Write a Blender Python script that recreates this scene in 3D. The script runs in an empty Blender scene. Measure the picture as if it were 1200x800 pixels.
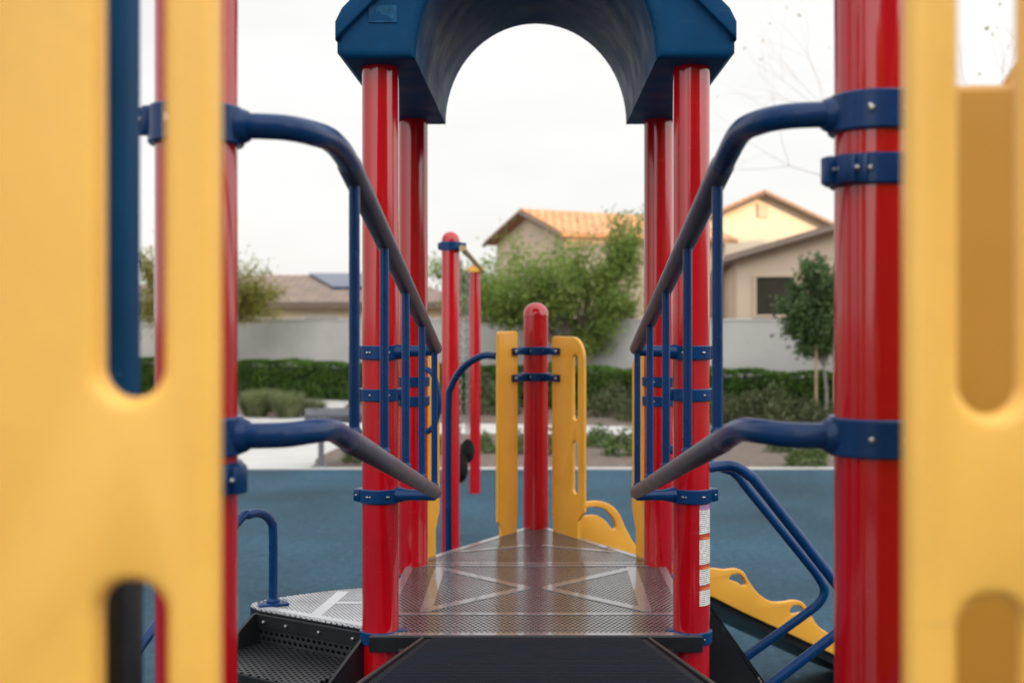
import bpy, bmesh, math, random
import numpy as np
from mathutils import Vector, Matrix

R = math.radians
F = 1358.0                      # focal length of the photo in its own 1200-wide pixels
EYE = 2.0                       # camera height over the rubber ground
random.seed(7)
rng = np.random.default_rng(11)
sc = bpy.context.scene
COL = sc.collection

def px(x, y, d):
    """photo pixel at distance d in front of the camera -> world point"""
    return Vector(((x - 628.0) * d / F, d, EYE + (373.0 - y) * d / F))

# ------------------------------------------------------------------ materials
def nodes(name):
    m = bpy.data.materials.new(name); m.use_nodes = True
    nt = m.node_tree
    return m, nt, nt.nodes['Principled BSDF']

def paint(name, col, rough=.3, coat=0.0, var=.12, scale=6.0, bump=.0, bscale=60.0, metal=0.0, spec=.5, dirt=None, dirt_amt=.25, coords='Object', subs=0.0, bstretch=None, scratch=None, samt=.35):
    m, nt, b = nodes(name)
    tc = nt.nodes.new('ShaderNodeTexCoord')
    n = nt.nodes.new('ShaderNodeTexNoise'); n.inputs['Scale'].default_value = scale; n.inputs['Detail'].default_value = 6
    nt.links.new(tc.outputs[coords], n.inputs['Vector'])
    mr = nt.nodes.new('ShaderNodeMapRange')
    mr.inputs[1].default_value = .3; mr.inputs[2].default_value = .7
    mr.inputs[3].default_value = 1 - var; mr.inputs[4].default_value = 1 + var
    nt.links.new(n.outputs[0], mr.inputs[0])
    mx = nt.nodes.new('ShaderNodeMix'); mx.data_type = 'RGBA'; mx.blend_type = 'MULTIPLY'
    mx.inputs[0].default_value = 1
    mx.inputs[6].default_value = (*col, 1)
    nt.links.new(mr.outputs[0], mx.inputs[7])
    out = mx.outputs[2]
    if dirt:
        n2 = nt.nodes.new('ShaderNodeTexNoise'); n2.inputs['Scale'].default_value = scale * 4.3; n2.inputs['Detail'].default_value = 8
        n2.inputs['Roughness'].default_value = .7
        nt.links.new(tc.outputs[coords], n2.inputs['Vector'])
        r2 = nt.nodes.new('ShaderNodeMapRange'); r2.inputs[1].default_value = .56; r2.inputs[2].default_value = .8
        r2.inputs[3].default_value = 0; r2.inputs[4].default_value = dirt_amt
        nt.links.new(n2.outputs[0], r2.inputs[0])
        m2 = nt.nodes.new('ShaderNodeMix'); m2.data_type = 'RGBA'
        nt.links.new(r2.outputs[0], m2.inputs[0]); nt.links.new(out, m2.inputs[6]); m2.inputs[7].default_value = (*dirt, 1)
        out = m2.outputs[2]
    if scratch:
        for k, (rx, rz, st) in enumerate(((.5, .2, (260, 260, 7)), (.2, 1.1, (12, 240, 240)))):
            mps = nt.nodes.new('ShaderNodeMapping'); mps.inputs['Scale'].default_value = st; mps.inputs['Rotation'].default_value = (rx, rz, .4)
            nt.links.new(tc.outputs[coords], mps.inputs[0])
            n3 = nt.nodes.new('ShaderNodeTexNoise'); n3.inputs['Scale'].default_value = .35; n3.inputs['Detail'].default_value = 2; nt.links.new(mps.outputs[0], n3.inputs['Vector'])
            r3 = nt.nodes.new('ShaderNodeMapRange'); r3.inputs[1].default_value = .70; r3.inputs[2].default_value = .78; r3.inputs[3].default_value = 0; r3.inputs[4].default_value = samt
            nt.links.new(n3.outputs[0], r3.inputs[0])
            m3 = nt.nodes.new('ShaderNodeMix'); m3.data_type = 'RGBA'
            nt.links.new(r3.outputs[0], m3.inputs[0]); nt.links.new(out, m3.inputs[6]); m3.inputs[7].default_value = (*scratch, 1)
            out = m3.outputs[2]
    nt.links.new(out, b.inputs['Base Color'])
    rr = nt.nodes.new('ShaderNodeMapRange'); rr.inputs[1].default_value = .25; rr.inputs[2].default_value = .75
    rr.inputs[3].default_value = max(.03, rough * .8); rr.inputs[4].default_value = min(1, rough * 1.25)
    nt.links.new(n.outputs[0], rr.inputs[0]); nt.links.new(rr.outputs[0], b.inputs['Roughness'])
    b.inputs['Metallic'].default_value = metal
    b.inputs['Specular IOR Level'].default_value = spec
    b.inputs['Coat Weight'].default_value = coat
    b.inputs['Coat Roughness'].default_value = .06
    if subs:
        b.inputs['Subsurface Weight'].default_value = subs
        b.inputs['Subsurface Radius'].default_value = (.02, .012, .003)
        b.inputs['Subsurface Scale'].default_value = .6
    if bump:
        nb = nt.nodes.new('ShaderNodeTexNoise'); nb.inputs['Scale'].default_value = bscale; nb.inputs['Detail'].default_value = 5
        if bstretch:
            mpb = nt.nodes.new('ShaderNodeMapping'); mpb.inputs['Scale'].default_value = bstretch
            nt.links.new(tc.outputs[coords], mpb.inputs[0]); nt.links.new(mpb.outputs[0], nb.inputs['Vector'])
        else: nt.links.new(tc.outputs[coords], nb.inputs['Vector'])
        bp = nt.nodes.new('ShaderNodeBump'); bp.inputs['Strength'].default_value = bump; bp.inputs['Distance'].default_value = .004
        nt.links.new(nb.outputs[0], bp.inputs['Height']); nt.links.new(bp.outputs[0], b.inputs['Normal'])
    return m

RED = paint('red_powder_coat', (.38, .0009, .006), .12, .25, .10, 3.0, .22, 1.0, dirt=(.28, .04, .04), dirt_amt=.10, bstretch=(55, 55, .6), scratch=(.42, .10, .10), samt=.25)
BLUE = paint('blue_powder_coat', (.0017, .029, .108), .26, 0, .12, 9, .08, 90, spec=.22, dirt=(.04, .09, .16), dirt_amt=.12)
BLUEPLASTIC = paint('blue_moulded_plastic', (.002, .044, .118), .55, 0, .16, 7, .10, 220, spec=.10, dirt=(.04, .11, .20), dirt_amt=.25, scratch=(.10, .18, .27), samt=.3)
YELLOW = paint('yellow_board', (.86, .495, .092), .38, 0, .06, 5, .16, 260, dirt=(.62, .36, .10), dirt_amt=.25, subs=.25, scratch=(.62, .36, .09), samt=.28)  # entry panels: stronger front light painted in as a paler yellow
SHADEYELLOW = paint('shaded_yellow_board', (.70, .335, .030), .36, 0, .06, 5, .12, 220, dirt=(.52, .28, .06), dirt_amt=.22, subs=.06, scratch=(.50, .28, .06), samt=.25)  # same board yellow with the weaker light farther in painted as a deeper tone
OCHRE = paint('ochre_moulded_plastic', (.52, .25, .03), .42, 0, .06, 5, .12, 200, dirt=(.45, .26, .06), dirt_amt=.2)
SLEEVE = paint('weathered_grip_vinyl', (.060, .060, .088), .40, 0, .25, 14, .15, 60, dirt=(.20, .19, .22), dirt_amt=.35)
BLACKSTEEL = paint('black_coated_steel', (.008, .009, .011), .38, 0, .25, 8, .10, 120, spec=.3, dirt=(.05, .048, .045), dirt_amt=.25)
STEEL = paint('bolt_steel', (.34, .34, .34), .3, 0, .1, 30, metal=1.0)
CHAIN = paint('chain_steel', (.20, .20, .20), .4, 0, .2, 30, metal=.8)
SWINGBLACK = paint('swing_rubber', (.008, .008, .009), .6, 0, .2, 12, spec=.15)
TAN = paint('tan_beam_paint', (.42, .31, .15), .35, .1, .1, 5)
BEAMYEL = paint('yellow_collar_paint', (.80, .42, .04), .3, .1, .08, 5)
BENCHGREY = paint('bench_grey_coating', (.13, .135, .15), .45, 0, .15, 9)
CONCRETE = paint('pale_concrete', (.44, .43, .415), .85, 0, .09, 1.2, .25, 40, dirt=(.34, .32, .29), dirt_amt=.35)
STICKERBLUE = paint('faded_sticker', (.012, .070, .150), .55, 0, .5, 30, spec=.1)

def wave_mat(base, name, scale, strength, axis='Y', dist=.003):
    m = base.copy(); m.name = name
    nt = m.node_tree; b = nt.nodes['Principled BSDF']
    tc = nt.nodes.new('ShaderNodeTexCoord')
    w = nt.nodes.new('ShaderNodeTexWave'); w.bands_direction = axis; w.inputs['Scale'].default_value = scale
    nt.links.new(tc.outputs['Object'], w.inputs['Vector'])
    bp = nt.nodes.new('ShaderNodeBump'); bp.inputs['Strength'].default_value = strength; bp.inputs['Distance'].default_value = dist
    nt.links.new(w.outputs['Fac'], bp.inputs['Height'])
    nt.links.new(bp.outputs[0], b.inputs['Normal'])
    return m

RAMPRIB = wave_mat(paint('ramp_steel', (.008, .010, .016), .6, 0, .22, 9, spec=.08, dirt=(.06, .06, .06), dirt_amt=.2), 'ribbed_ramp_steel', 13.0, .9)

def perforated(name, col, hole, rough, pitch=.0145, hr=.30, rot=0.0, coat=.3, rx=0.0):
    """coated plate with staggered round holes"""
    m, nt, b = nodes(name)
    L = nt.links.new
    def N(t, **k):
        n = nt.nodes.new(t)
        for a, v in k.items(): setattr(n, a, v)
        return n
    def mth(op, a, bb=None):
        n = N('ShaderNodeMath', operation=op)
        for i, v in enumerate((a, bb)):
            if v is None: continue
            if isinstance(v, (int, float)): n.inputs[i].default_value = v
            else: L(v, n.inputs[i])
        return n.outputs[0]
    tc = N('ShaderNodeTexCoord')
    mp = N('ShaderNodeMapping'); mp.inputs['Rotation'].default_value = (rx, 0, rot); mp.inputs['Scale'].default_value = (1 / pitch,) * 3
    L(tc.outputs['Object'], mp.inputs[0])
    sp = N('ShaderNodeSeparateXYZ'); L(mp.outputs[0], sp.inputs[0])
    row = mth('FLOOR', sp.outputs[1])
    par = mth('MULTIPLY', mth('MODULO', mth('ABSOLUTE', row), 2.0), .5)
    fx = mth('SUBTRACT', mth('FRACT', mth('ADD', sp.outputs[0], par)), .5)
    fy = mth('SUBTRACT', mth('FRACT', sp.outputs[1]), .5)
    rad = mth('SQRT', mth('ADD', mth('MULTIPLY', fx, fx), mth('MULTIPLY', fy, fy)))
    mask = N('ShaderNodeMapRange'); mask.inputs[1].default_value = hr - .05; mask.inputs[2].default_value = hr + .05
    mask.inputs[3].default_value = 1; mask.inputs[4].default_value = 0
    L(rad, mask.inputs[0])
    n = N('ShaderNodeTexNoise'); n.inputs['Scale'].default_value = 4; n.inputs['Detail'].default_value = 6
    L(tc.outputs['Object'], n.inputs['Vector'])
    mr = N('ShaderNodeMapRange'); mr.inputs[1].default_value = .3; mr.inputs[2].default_value = .7; mr.inputs[3].default_value = .6; mr.inputs[4].default_value = 1.4
    L(n.outputs[0], mr.inputs[0])
    mu = N('ShaderNodeMix', data_type='RGBA', blend_type='MULTIPLY'); mu.inputs[0].default_value = 1
    mu.inputs[6].default_value = (*col, 1); L(mr.outputs[0], mu.inputs[7])
    mx = N('ShaderNodeMix', data_type='RGBA'); L(mask.outputs[0], mx.inputs[0]); L(mu.outputs[2], mx.inputs[6]); mx.inputs[7].default_value = (*hole, 1)
    L(mx.outputs[2], b.inputs['Base Color'])
    r = N('ShaderNodeMapRange'); r.inputs[3].default_value = rough; r.inputs[4].default_value = .9
    L(mask.outputs[0], r.inputs[0]); L(r.outputs[0], b.inputs['Roughness'])
    s = N('ShaderNodeMapRange'); s.inputs[3].default_value = .5; s.inputs[4].default_value = .0
    L(mask.outputs[0], s.inputs[0]); L(s.outputs[0], b.inputs['Specular IOR Level'])
    c = N('ShaderNodeMapRange'); c.inputs[3].default_value = coat; c.inputs[4].default_value = 0
    L(mask.outputs[0], c.inputs[0]); L(c.outputs[0], b.inputs['Coat Weight'])
    b.inputs['Coat Roughness'].default_value = .22
    bp = N('ShaderNodeBump'); bp.inputs['Strength'].default_value = .6; bp.inputs['Distance'].default_value = .003; bp.invert = True
    L(mask.outputs[0], bp.inputs['Height']); L(bp.outputs[0], b.inputs['Normal'])
    return m

DECKPERF = perforated('perforated_deck_coating', (.078, .077, .084), (.006, .006, .007), .22, pitch=.0185, hr=.34, coat=.8)
DECKSMOOTH = paint('smooth_deck_coating', (.125, .122, .130), .24, .6, .2, 6, .06, 40, dirt=(.08, .07, .065), dirt_amt=.4)
DECKPALE = perforated('sky_pale_deck_coating', (.34, .35, .37), (.03, .03, .035), .34, coat=.25)  # sky reflection on the side deck painted in as a pale base
DECKPALESMOOTH = paint('sky_pale_deck_strip', (.42, .43, .45), .34, .2, .1, 6)
TREADPERF = perforated('black_perforated_tread', (.012, .013, .016), (.003, .003, .003), .4, pitch=.022, coat=.1)

RISERPERF = perforated('black_perforated_riser', (.012, .013, .016), (.003, .003, .003), .4, pitch=.022, coat=.1, rx=R(90))

def rubber_mat():
    m, nt, b = nodes('blue_rubber_surface')
    L = nt.links.new
    tc = nt.nodes.new('ShaderNodeTexCoord')
    big = nt.nodes.new('ShaderNodeTexNoise'); big.inputs['Scale'].default_value = .55; big.inputs['Detail'].default_value = 5
    fine = nt.nodes.new('ShaderNodeTexNoise'); fine.inputs['Scale'].default_value = 55; fine.inputs['Detail'].default_value = 4; fine.inputs['Roughness'].default_value = .8
    spk = nt.nodes.new('ShaderNodeTexVoronoi'); spk.inputs['Scale'].default_value = 5.0
    for n in (big, fine, spk): L(tc.outputs['Object'], n.inputs['Vector'])
    mid = nt.nodes.new('ShaderNodeTexNoise'); mid.inputs['Scale'].default_value = 14; mid.inputs['Detail'].default_value = 6; mid.inputs['Roughness'].default_value = .85
    L(tc.outputs['Object'], mid.inputs['Vector'])
    av = nt.nodes.new('ShaderNodeMix'); av.inputs[0].default_value = .6; L(fine.outputs[0], av.inputs[2]); L(mid.outputs[0], av.inputs[3])
    cr = nt.nodes.new('ShaderNodeValToRGB')
    cr.color_ramp.elements[0].position = .40; cr.color_ramp.elements[0].color = (.007, .028, .048, 1)
    cr.color_ramp.elements[1].position = .60; cr.color_ramp.elements[1].color = (.031, .084, .126, 1)
    L(av.outputs[0], cr.inputs[0])
    mr = nt.nodes.new('ShaderNodeMapRange'); mr.inputs[1].default_value = .3; mr.inputs[2].default_value = .7; mr.inputs[3].default_value = .66; mr.inputs[4].default_value = 1.3
    L(big.outputs[0], mr.inputs[0])
    mx = nt.nodes.new('ShaderNodeMix'); mx.data_type = 'RGBA'; mx.blend_type = 'MULTIPLY'; mx.inputs[0].default_value = 1
    L(cr.outputs[0], mx.inputs[6]); L(mr.outputs[0], mx.inputs[7])
    sm = nt.nodes.new('ShaderNodeMapRange'); sm.inputs[1].default_value = .05; sm.inputs[2].default_value = .08; sm.inputs[3].default_value = .55; sm.inputs[4].default_value = 0
    L(spk.outputs['Distance'], sm.inputs[0])
    m2 = nt.nodes.new('ShaderNodeMix'); m2.data_type = 'RGBA'; L(sm.outputs[0], m2.inputs[0]); L(mx.outputs[2], m2.inputs[6]); m2.inputs[7].default_value = (.16, .20, .24, 1)
    L(m2.outputs[2], b.inputs['Base Color'])
    b.inputs['Roughness'].default_value = .8; b.inputs['Specular IOR Level'].default_value = .22
    bp = nt.nodes.new('ShaderNodeBump'); bp.inputs['Strength'].default_value = .5; bp.inputs['Distance'].default_value = .012
    L(av.outputs[0], bp.inputs['Height']); L(bp.outputs[0], b.inputs['Normal'])
    return m
RUBBER = rubber_mat()
MULCH = paint('brown_mulch', (.115, .085, .068), .95, 0, .45, 9, .9, 30, dirt=(.30, .25, .21), dirt_amt=.55)
EARTH = paint('dry_earth', (.20, .165, .125), .95, 0, .25, .5, .4, 8, dirt=(.12, .10, .07), dirt_amt=.4)
BLOCKERGRASS = paint('sun_blocker_grass', (.06, .06, .032), .95, 0, .3, .12)

def block_wall_mat():
    m = paint('grey_block_wall', (.455, .44, .42), .9, 0, .08, 1.3, dirt=(.26, .25, .235), dirt_amt=.35)
    nt = m.node_tree; b = nt.nodes['Principled BSDF']
    tc = nt.nodes.new('ShaderNodeTexCoord')
    mp = nt.nodes.new('ShaderNodeMapping'); mp.inputs['Rotation'].default_value = (R(90), 0, 0)
    br = nt.nodes.new('ShaderNodeTexBrick'); br.inputs['Scale'].default_value = 1
    br.inputs['Brick Width'].default_value = .4; br.inputs['Row Height'].default_value = .2; br.inputs['Mortar Size'].default_value = .006
    nt.links.new(tc.outputs['Object'], mp.inputs[0]); nt.links.new(mp.outputs[0], br.inputs['Vector'])
    bp = nt.nodes.new('ShaderNodeBump'); bp.inputs['Strength'].default_value = .5; bp.inputs['Distance'].default_value = .008; bp.invert = True
    nt.links.new(br.outputs['Fac'], bp.inputs['Height']); nt.links.new(bp.outputs[0], b.inputs['Normal'])
    return m
BLOCK = block_wall_mat()
STUCCO = paint('tan_stucco', (.52, .41, .31), .9, 0, .06, 1, .3, 30)
STUCCOPALE = paint('pale_stucco', (.66, .57, .44), .9, 0, .05, 1, .3, 30)
STUCCOYEL = paint('cream_stucco', (.62, .52, .36), .9, 0, .05, 1, .3, 30)
FASCIA = paint('brown_fascia', (.14, .10, .075), .7, 0, .1, 3)
WINDOWDARK = paint('window_glass_dark', (.04, .034, .028), .12, 0, .1, 3)
WINDOWFRAME = paint('window_frame_white', (.6, .58, .54), .5, 0, .05, 3)
TILEBROWN = wave_mat(paint('brown_roof_tile', (.21, .155, .125), .85, 0, .25, 2.0, dirt=(.32, .22, .17), dirt_amt=.5), 'brown_barrel_tile', 1.1, .8, 'X', .05)
TILETERRA = wave_mat(paint('terracotta_roof_tile', (.45, .235, .115), .85, 0, .25, 2.0, dirt=(.25, .15, .10), dirt_amt=.5), 'terracotta_barrel_tile', 1.1, .8, 'X', .05)
SOLAR = paint('solar_cell', (.018, .04, .10), .12, .3, .1, 3)
BARK = paint('bark', (.13, .105, .08), .95, 0, .3, 8, .8, 30)
GREYBARK = paint('grey_young_bark', (.25, .235, .20), .95, 0, .2, 9, .6, 30)
STAKEWOOD = paint('stake_wood', (.34, .24, .15), .9, 0, .2, 9)

def leaf_mat(name, c1, c2, trans=.35, scale=1.6, spec=.25):
    m, nt, b = nodes(name)
    L = nt.links.new
    tc = nt.nodes.new('ShaderNodeTexCoord')
    n = nt.nodes.new('ShaderNodeTexNoise'); n.inputs['Scale'].default_value = scale; n.inputs['Detail'].default_value = 8; n.inputs['Roughness'].default_value = .75
    L(tc.outputs['Object'], n.inputs['Vector'])
    cr = nt.nodes.new('ShaderNodeValToRGB')
    cr.color_ramp.elements[0].position = .36; cr.color_ramp.elements[0].color = (*c1, 1)
    cr.color_ramp.elements[1].position = .64; cr.color_ramp.elements[1].color = (*c2, 1)
    L(n.outputs[0], cr.inputs[0]); L(cr.outputs[0], b.inputs['Base Color'])
    b.inputs['Roughness'].default_value = .55; b.inputs['Specular IOR Level'].default_value = spec
    t = nt.nodes.new('ShaderNodeBsdfTranslucent'); L(cr.outputs[0], t.inputs[0])
    mx = nt.nodes.new('ShaderNodeMixShader'); mx.inputs[0].default_value = trans
    L(b.outputs[0], mx.inputs[1]); L(t.outputs[0], mx.inputs[2])
    L(mx.outputs[0], nt.nodes['Material Output'].inputs['Surface'])
    return m
LEAF_MESQ = leaf_mat('feathery_leaf', (.12, .195, .035), (.30, .385, .10), .45, 2.4)
LEAF_YEL = leaf_mat('yellow_green_leaf', (.17, .18, .035), (.33, .31, .07), .45)
LEAF_DARK = leaf_mat('dark_glossy_leaf', (.034, .075, .024), (.10, .17, .05), .25, 3, .4)
LEAF_HEDGE = leaf_mat('hedge_leaf', (.032, .085, .012), (.10, .195, .03), .32, 2)
LEAF_SHRUB = leaf_mat('dusky_shrub_leaf', (.045, .06, .024), (.12, .135, .06), .25, 3)
LEAF_GRASS = leaf_mat('fountain_grass', (.10, .13, .05), (.26, .28, .14), .35, 2)
LEAF_GREEN = leaf_mat('fresh_green_leaf', (.045, .085, .022), (.13, .19, .055), .3, 4)

# ------------------------------------------------------------------ mesh helpers
class MB:
    def __init__(self): self.bm = bmesh.new(); self.mi = 0
    def faces(self, verts, faces):
        vs = [self.bm.verts.new(v) for v in verts]
        for f in faces:
            try:
                fc = self.bm.faces.new([vs[i] for i in f]); fc.material_index = self.mi
            except ValueError: pass
        return self
    def box(self, c, s, rot=None, bev=0.0, seg=2):
        t = bmesh.new(); bmesh.ops.create_cube(t, size=1)
        bmesh.ops.scale(t, vec=Vector(s), verts=t.verts)
        if bev: bmesh.ops.bevel(t, geom=t.edges[:], offset=bev, segments=seg, profile=.5, affect='EDGES')
        M = Matrix.Translation(Vector(c)) @ (rot.to_4x4() if rot else Matrix.Identity(4))
        bmesh.ops.transform(t, matrix=M, verts=t.verts)
        return self.merge(t)
    def merge(self, t):
        t.verts.index_update()
        vs = [self.bm.verts.new(v.co) for v in t.verts]
        for f in t.faces:
            fc = self.bm.faces.new([vs[v.index] for v in f.verts]); fc.material_index = self.mi
        t.free(); return self
    def lathe(self, prof, c=(0, 0, 0), n=40, axis=None):
        """profile of (r, z) turned about +z (or about axis)"""
        c = Vector(c); q = Vector((0, 0, 1)).rotation_difference(Vector(axis)) if axis else None
        rings = []
        for r, z in prof:
            ring = []
            for i in range(n):
                a = 2 * math.pi * i / n
                v = Vector((r * math.cos(a), r * math.sin(a), z))
                if q: v = q @ v
                ring.append(self.bm.verts.new(c + v))
            rings.append(ring)
        for a, b in zip(rings, rings[1:]):
            for i in range(n):
                f = self.bm.faces.new((a[i], a[(i + 1) % n], b[(i + 1) % n], b[i])); f.material_index = self.mi
        for ring, rev in ((rings[0], True), (rings[-1], False)):
            f = self.bm.faces.new(ring[::-1] if rev else ring); f.material_index = self.mi
        return self
    def ring(self, c, ri, ro, h, n=40, bev=.003):
        p = [(ri, -h/2), (ro - bev, -h/2), (ro, -h/2 + bev), (ro, h/2 - bev), (ro - bev, h/2), (ri, h/2)]
        rings = []
        for r, z in p:
            rings.append([self.bm.verts.new((c[0] + r * math.cos(2*math.pi*i/n), c[1] + r * math.sin(2*math.pi*i/n), c[2] + z)) for i in range(n)])
        m = len(p)
        for k in range(m):
            a, b = rings[k], rings[(k + 1) % m]
            for i in range(n):
                f = self.bm.faces.new((a[i], a[(i+1) % n], b[(i+1) % n], b[i])); f.material_index = self.mi
        return self
    def tube(self, pts, r, n=18, smooth=0, cap=True):
        pts = [Vector(p) for p in pts]
        rad = list(r) if hasattr(r, '__len__') else [r] * len(pts)
        if smooth:
            P, Q = [], []
            for i in range(len(pts) - 1):
                p0, p1, p2, p3 = pts[max(i-1, 0)], pts[i], pts[i+1], pts[min(i+2, len(pts)-1)]
                for k in range(smooth):
                    t = k / smooth
                    P.append(.5 * ((2*p1) + (p2-p0)*t + (2*p0-5*p1+4*p2-p3)*t*t + (3*p1-p0-3*p2+p3)*t**3))
                    Q.append(rad[i] * (1-t) + rad[i+1] * t)
            P.append(pts[-1]); Q.append(rad[-1]); pts, rad = P, Q
        tan = [(pts[min(i+1, len(pts)-1)] - pts[max(i-1, 0)]).normalized() for i in range(len(pts))]
        ref = Vector((0, 0, 1)) if abs(tan[0].z) < .9 else Vector((1, 0, 0))
        u = tan[0].cross(ref).normalized(); rings = []
        for p, t, rr in zip(pts, tan, rad):
            u = (u - t * u.dot(t)).normalized(); w = t.cross(u)
            rings.append([self.bm.verts.new(p + (u*math.cos(2*math.pi*i/n) + w*math.sin(2*math.pi*i/n)) * rr) for i in range(n)])
        for a, b in zip(rings, rings[1:]):
            for i in range(n):
                f = self.bm.faces.new((a[i], a[(i+1) % n], b[(i+1) % n], b[i])); f.material_index = self.mi
        if cap:
            for ring in (rings[0][::-1], rings[-1]):
                f = self.bm.faces.new(ring); f.material_index = self.mi
        return self
    def bolt(self, p, d, r=.007, h=.006):
        d = Vector(d).normalized()
        r *= .72
        return self.lathe([(r, -.002), (r, h*.5), (r*.8, h*.85), (r*.4, h)], p, 12, d)
    def prism(self, poly, z0, z1):
        """flat polygon (x, y) between two heights"""
        n = len(poly)
        a = [self.bm.verts.new((x, y, z0)) for x, y in poly]; b = [self.bm.verts.new((x, y, z1)) for x, y in poly]
        for f in [a[::-1], b] + [[a[i], a[(i+1) % n], b[(i+1) % n], b[i]] for i in range(n)]:
            fc = self.bm.faces.new(f); fc.material_index = self.mi
        return self
    def mesh_from(self, me, M=None):
        vs = [self.bm.verts.new((M @ v.co) if M else v.co) for v in me.vertices]
        for p in me.polygons:
            try:
                fc = self.bm.faces.new([vs[i] for i in p.vertices]); fc.material_index = self.mi
            except ValueError: pass
        return self
    def build(self, name, mats, parent=None, angle=35, origin=None):
        bm = self.bm
        bmesh.ops.recalc_face_normals(bm, faces=bm.faces[:])
        me = bpy.data.meshes.new(name); 
        if origin is not None: bmesh.ops.translate(bm, vec=-Vector(origin), verts=bm.verts[:])
        bm.to_mesh(me); bm.free()
        for m in (mats if isinstance(mats, (list, tuple)) else [mats]): me.materials.append(m)
        me.polygons.foreach_set('use_smooth', [True] * len(me.polygons))
        me.set_sharp_from_angle(angle=R(angle))
        return link(name, me, parent, origin)

def link(name, me, parent=None, origin=None):
    o = bpy.data.objects.new(name, me); COL.objects.link(o)
    if origin is not None: o.location = origin
    if parent is not None:
        o.parent = parent
        o.matrix_parent_inverse = Matrix.Translation(-WORLDLOC.get(parent.name, Vector((0, 0, 0))))
    return o
WORLDLOC = {}
def tag(o, label=None, cat=None, group=None, kind=None):
    if label: o['label'] = label
    if cat: o['category'] = cat
    if group: o['group'] = group
    if kind: o['kind'] = kind
    return o
def thing(name, loc, label, cat, group=None):
    o = bpy.data.objects.new(name, None); COL.objects.link(o); o.location = loc
    o.empty_display_size = .2
    WORLDLOC[o.name] = Vector(loc)
    return tag(o, label, cat, group)

def board(loops, thick, bev, M):
    """rounded-edge board cut from 2-D loops (first outline, then holes), as a mesh placed by M"""
    cu = bpy.data.curves.new('cut', 'CURVE'); cu.dimensions = '2D'; cu.fill_mode = 'BOTH'
    cu.extrude = max(thick/2 - bev, .0005); cu.bevel_depth = bev; cu.bevel_resolution = 3; cu.offset = -bev
    for lp in loops:
        s = cu.splines.new('POLY'); s.points.add(len(lp) - 1); s.use_cyclic_u = True
        for p, (x, y) in zip(s.points, lp): p.co = (x, y, 0, 1)
    o = bpy.data.objects.new('cut', cu); COL.objects.link(o)
    dg = bpy.context.evaluated_depsgraph_get()
    me = bpy.data.meshes.new_from_object(o.evaluated_get(dg))
    bpy.data.objects.remove(o); bpy.data.curves.remove(cu)
    me.transform(M)
    return me
def board_part(name, loops, thick, bev, M, mat, parent):
    me = board(loops, thick, bev, M)
    b = bmesh.new(); b.from_mesh(me); bmesh.ops.remove_doubles(b, verts=b.verts[:], dist=1e-5); bpy.data.meshes.remove(me)
    mb = MB(); mb.bm.free(); mb.bm = b
    for f in b.faces: f.material_index = 0
    return mb.build(name, mat, parent, 40)

def frame(o, ux, uy):
    """matrix taking 2-D board coordinates to the plane at o spanned by ux, uy"""
    ux = Vector(ux).normalized(); uy = Vector(uy).normalized(); uz = ux.cross(uy)
    M = Matrix((ux, uy, uz)).transposed().to_4x4(); M.translation = Vector(o); return M
def rrect(x0, y0, x1, y1, r, n=8, corners=(1, 1, 1, 1)):
    """rounded rectangle; corners = bottom-left, bottom-right, top-right, top-left"""
    out = []
    for (cx, cy, a0, px_, py_), on in zip(((x0+r, y0+r, 180, x0, y0), (x1-r, y0+r, 270, x1, y0), (x1-r, y1-r, 0, x1, y1), (x0+r, y1-r, 90, x0, y1)), corners):
        if on:
            for i in range(n + 1):
                a = R(a0 + 90 * i / n); out.append((cx + r*math.cos(a), cy + r*math.sin(a)))
        else: out.append((px_, py_))
    return out
def smooth2(pts, k=6, closed=True):
    out = []; n = len(pts)
    for i in range(n if closed else n - 1):
        p = [Vector(pts[(i+j) % n]) if closed else Vector(pts[min(max(i+j, 0), n-1)]) for j in (-1, 0, 1, 2)]
        for q in range(k):
            t = q / k
            v = .5 * ((2*p[1]) + (p[2]-p[0])*t + (2*p[0]-5*p[1]+4*p[2]-p[3])*t*t + (3*p[1]-p[0]-3*p[2]+p[3])*t**3)
            out.append((v.x, v.y))
    if not closed: out.append(tuple(pts[-1]))
    return out

def Z(z): return EYE + z          # z relative to the eye -> world height

# ------------------------------------------------------------------ the play structure
PR = .0635
HX = .5375
YN0, YN, YM, YB, YA = .70, 1.835, 4.01, 5.08, 5.98      # entry, near, middle, back posts and the apex post
ZD = Z(-1.077)                                           # middle deck
ZU = Z(-.66)                                             # upper deck
play = thing('play_structure', (0, 3.5, 0), 'red, blue and yellow playground climber with arched blue roof, decks and ramp', 'play structure')

def post(x, y, top, cap=True):
    b = MB(); prof = [(PR, 0), (PR, top)]
    if cap:
        prof = [(PR, 0), (PR, top - PR - .012), (PR + .002, top - PR - .010), (PR + .002, top - PR)]
        for i in range(1, 8):
            a = R(90 * i / 8); prof.append(((PR + .002) * math.cos(a), top - PR + PR * math.sin(a)))
    b.lathe(prof, (x, y, 0), 56)
    return b.build('post', RED, play, 30)
posts = {}
for key, x, y, top, cap in (('el', -HX-.12, YN0, Z(1.5), 1), ('er', HX+.12, YN0, Z(1.5), 1), ('nl', -HX, YN, Z(1.7), 1), ('nr', HX, YN, Z(1.7), 1),
                            ('ml', -HX, YM, Z(1.02), 0), ('mr', HX, YM, Z(1.02), 0), ('bl', -HX, YB, Z(1.02), 0), ('br', HX, YB, Z(1.02), 0),
                            ('ap', 0, YA, Z(.082), 1)):
    posts[key] = (post(x, y, top, cap), x, y)

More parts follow.
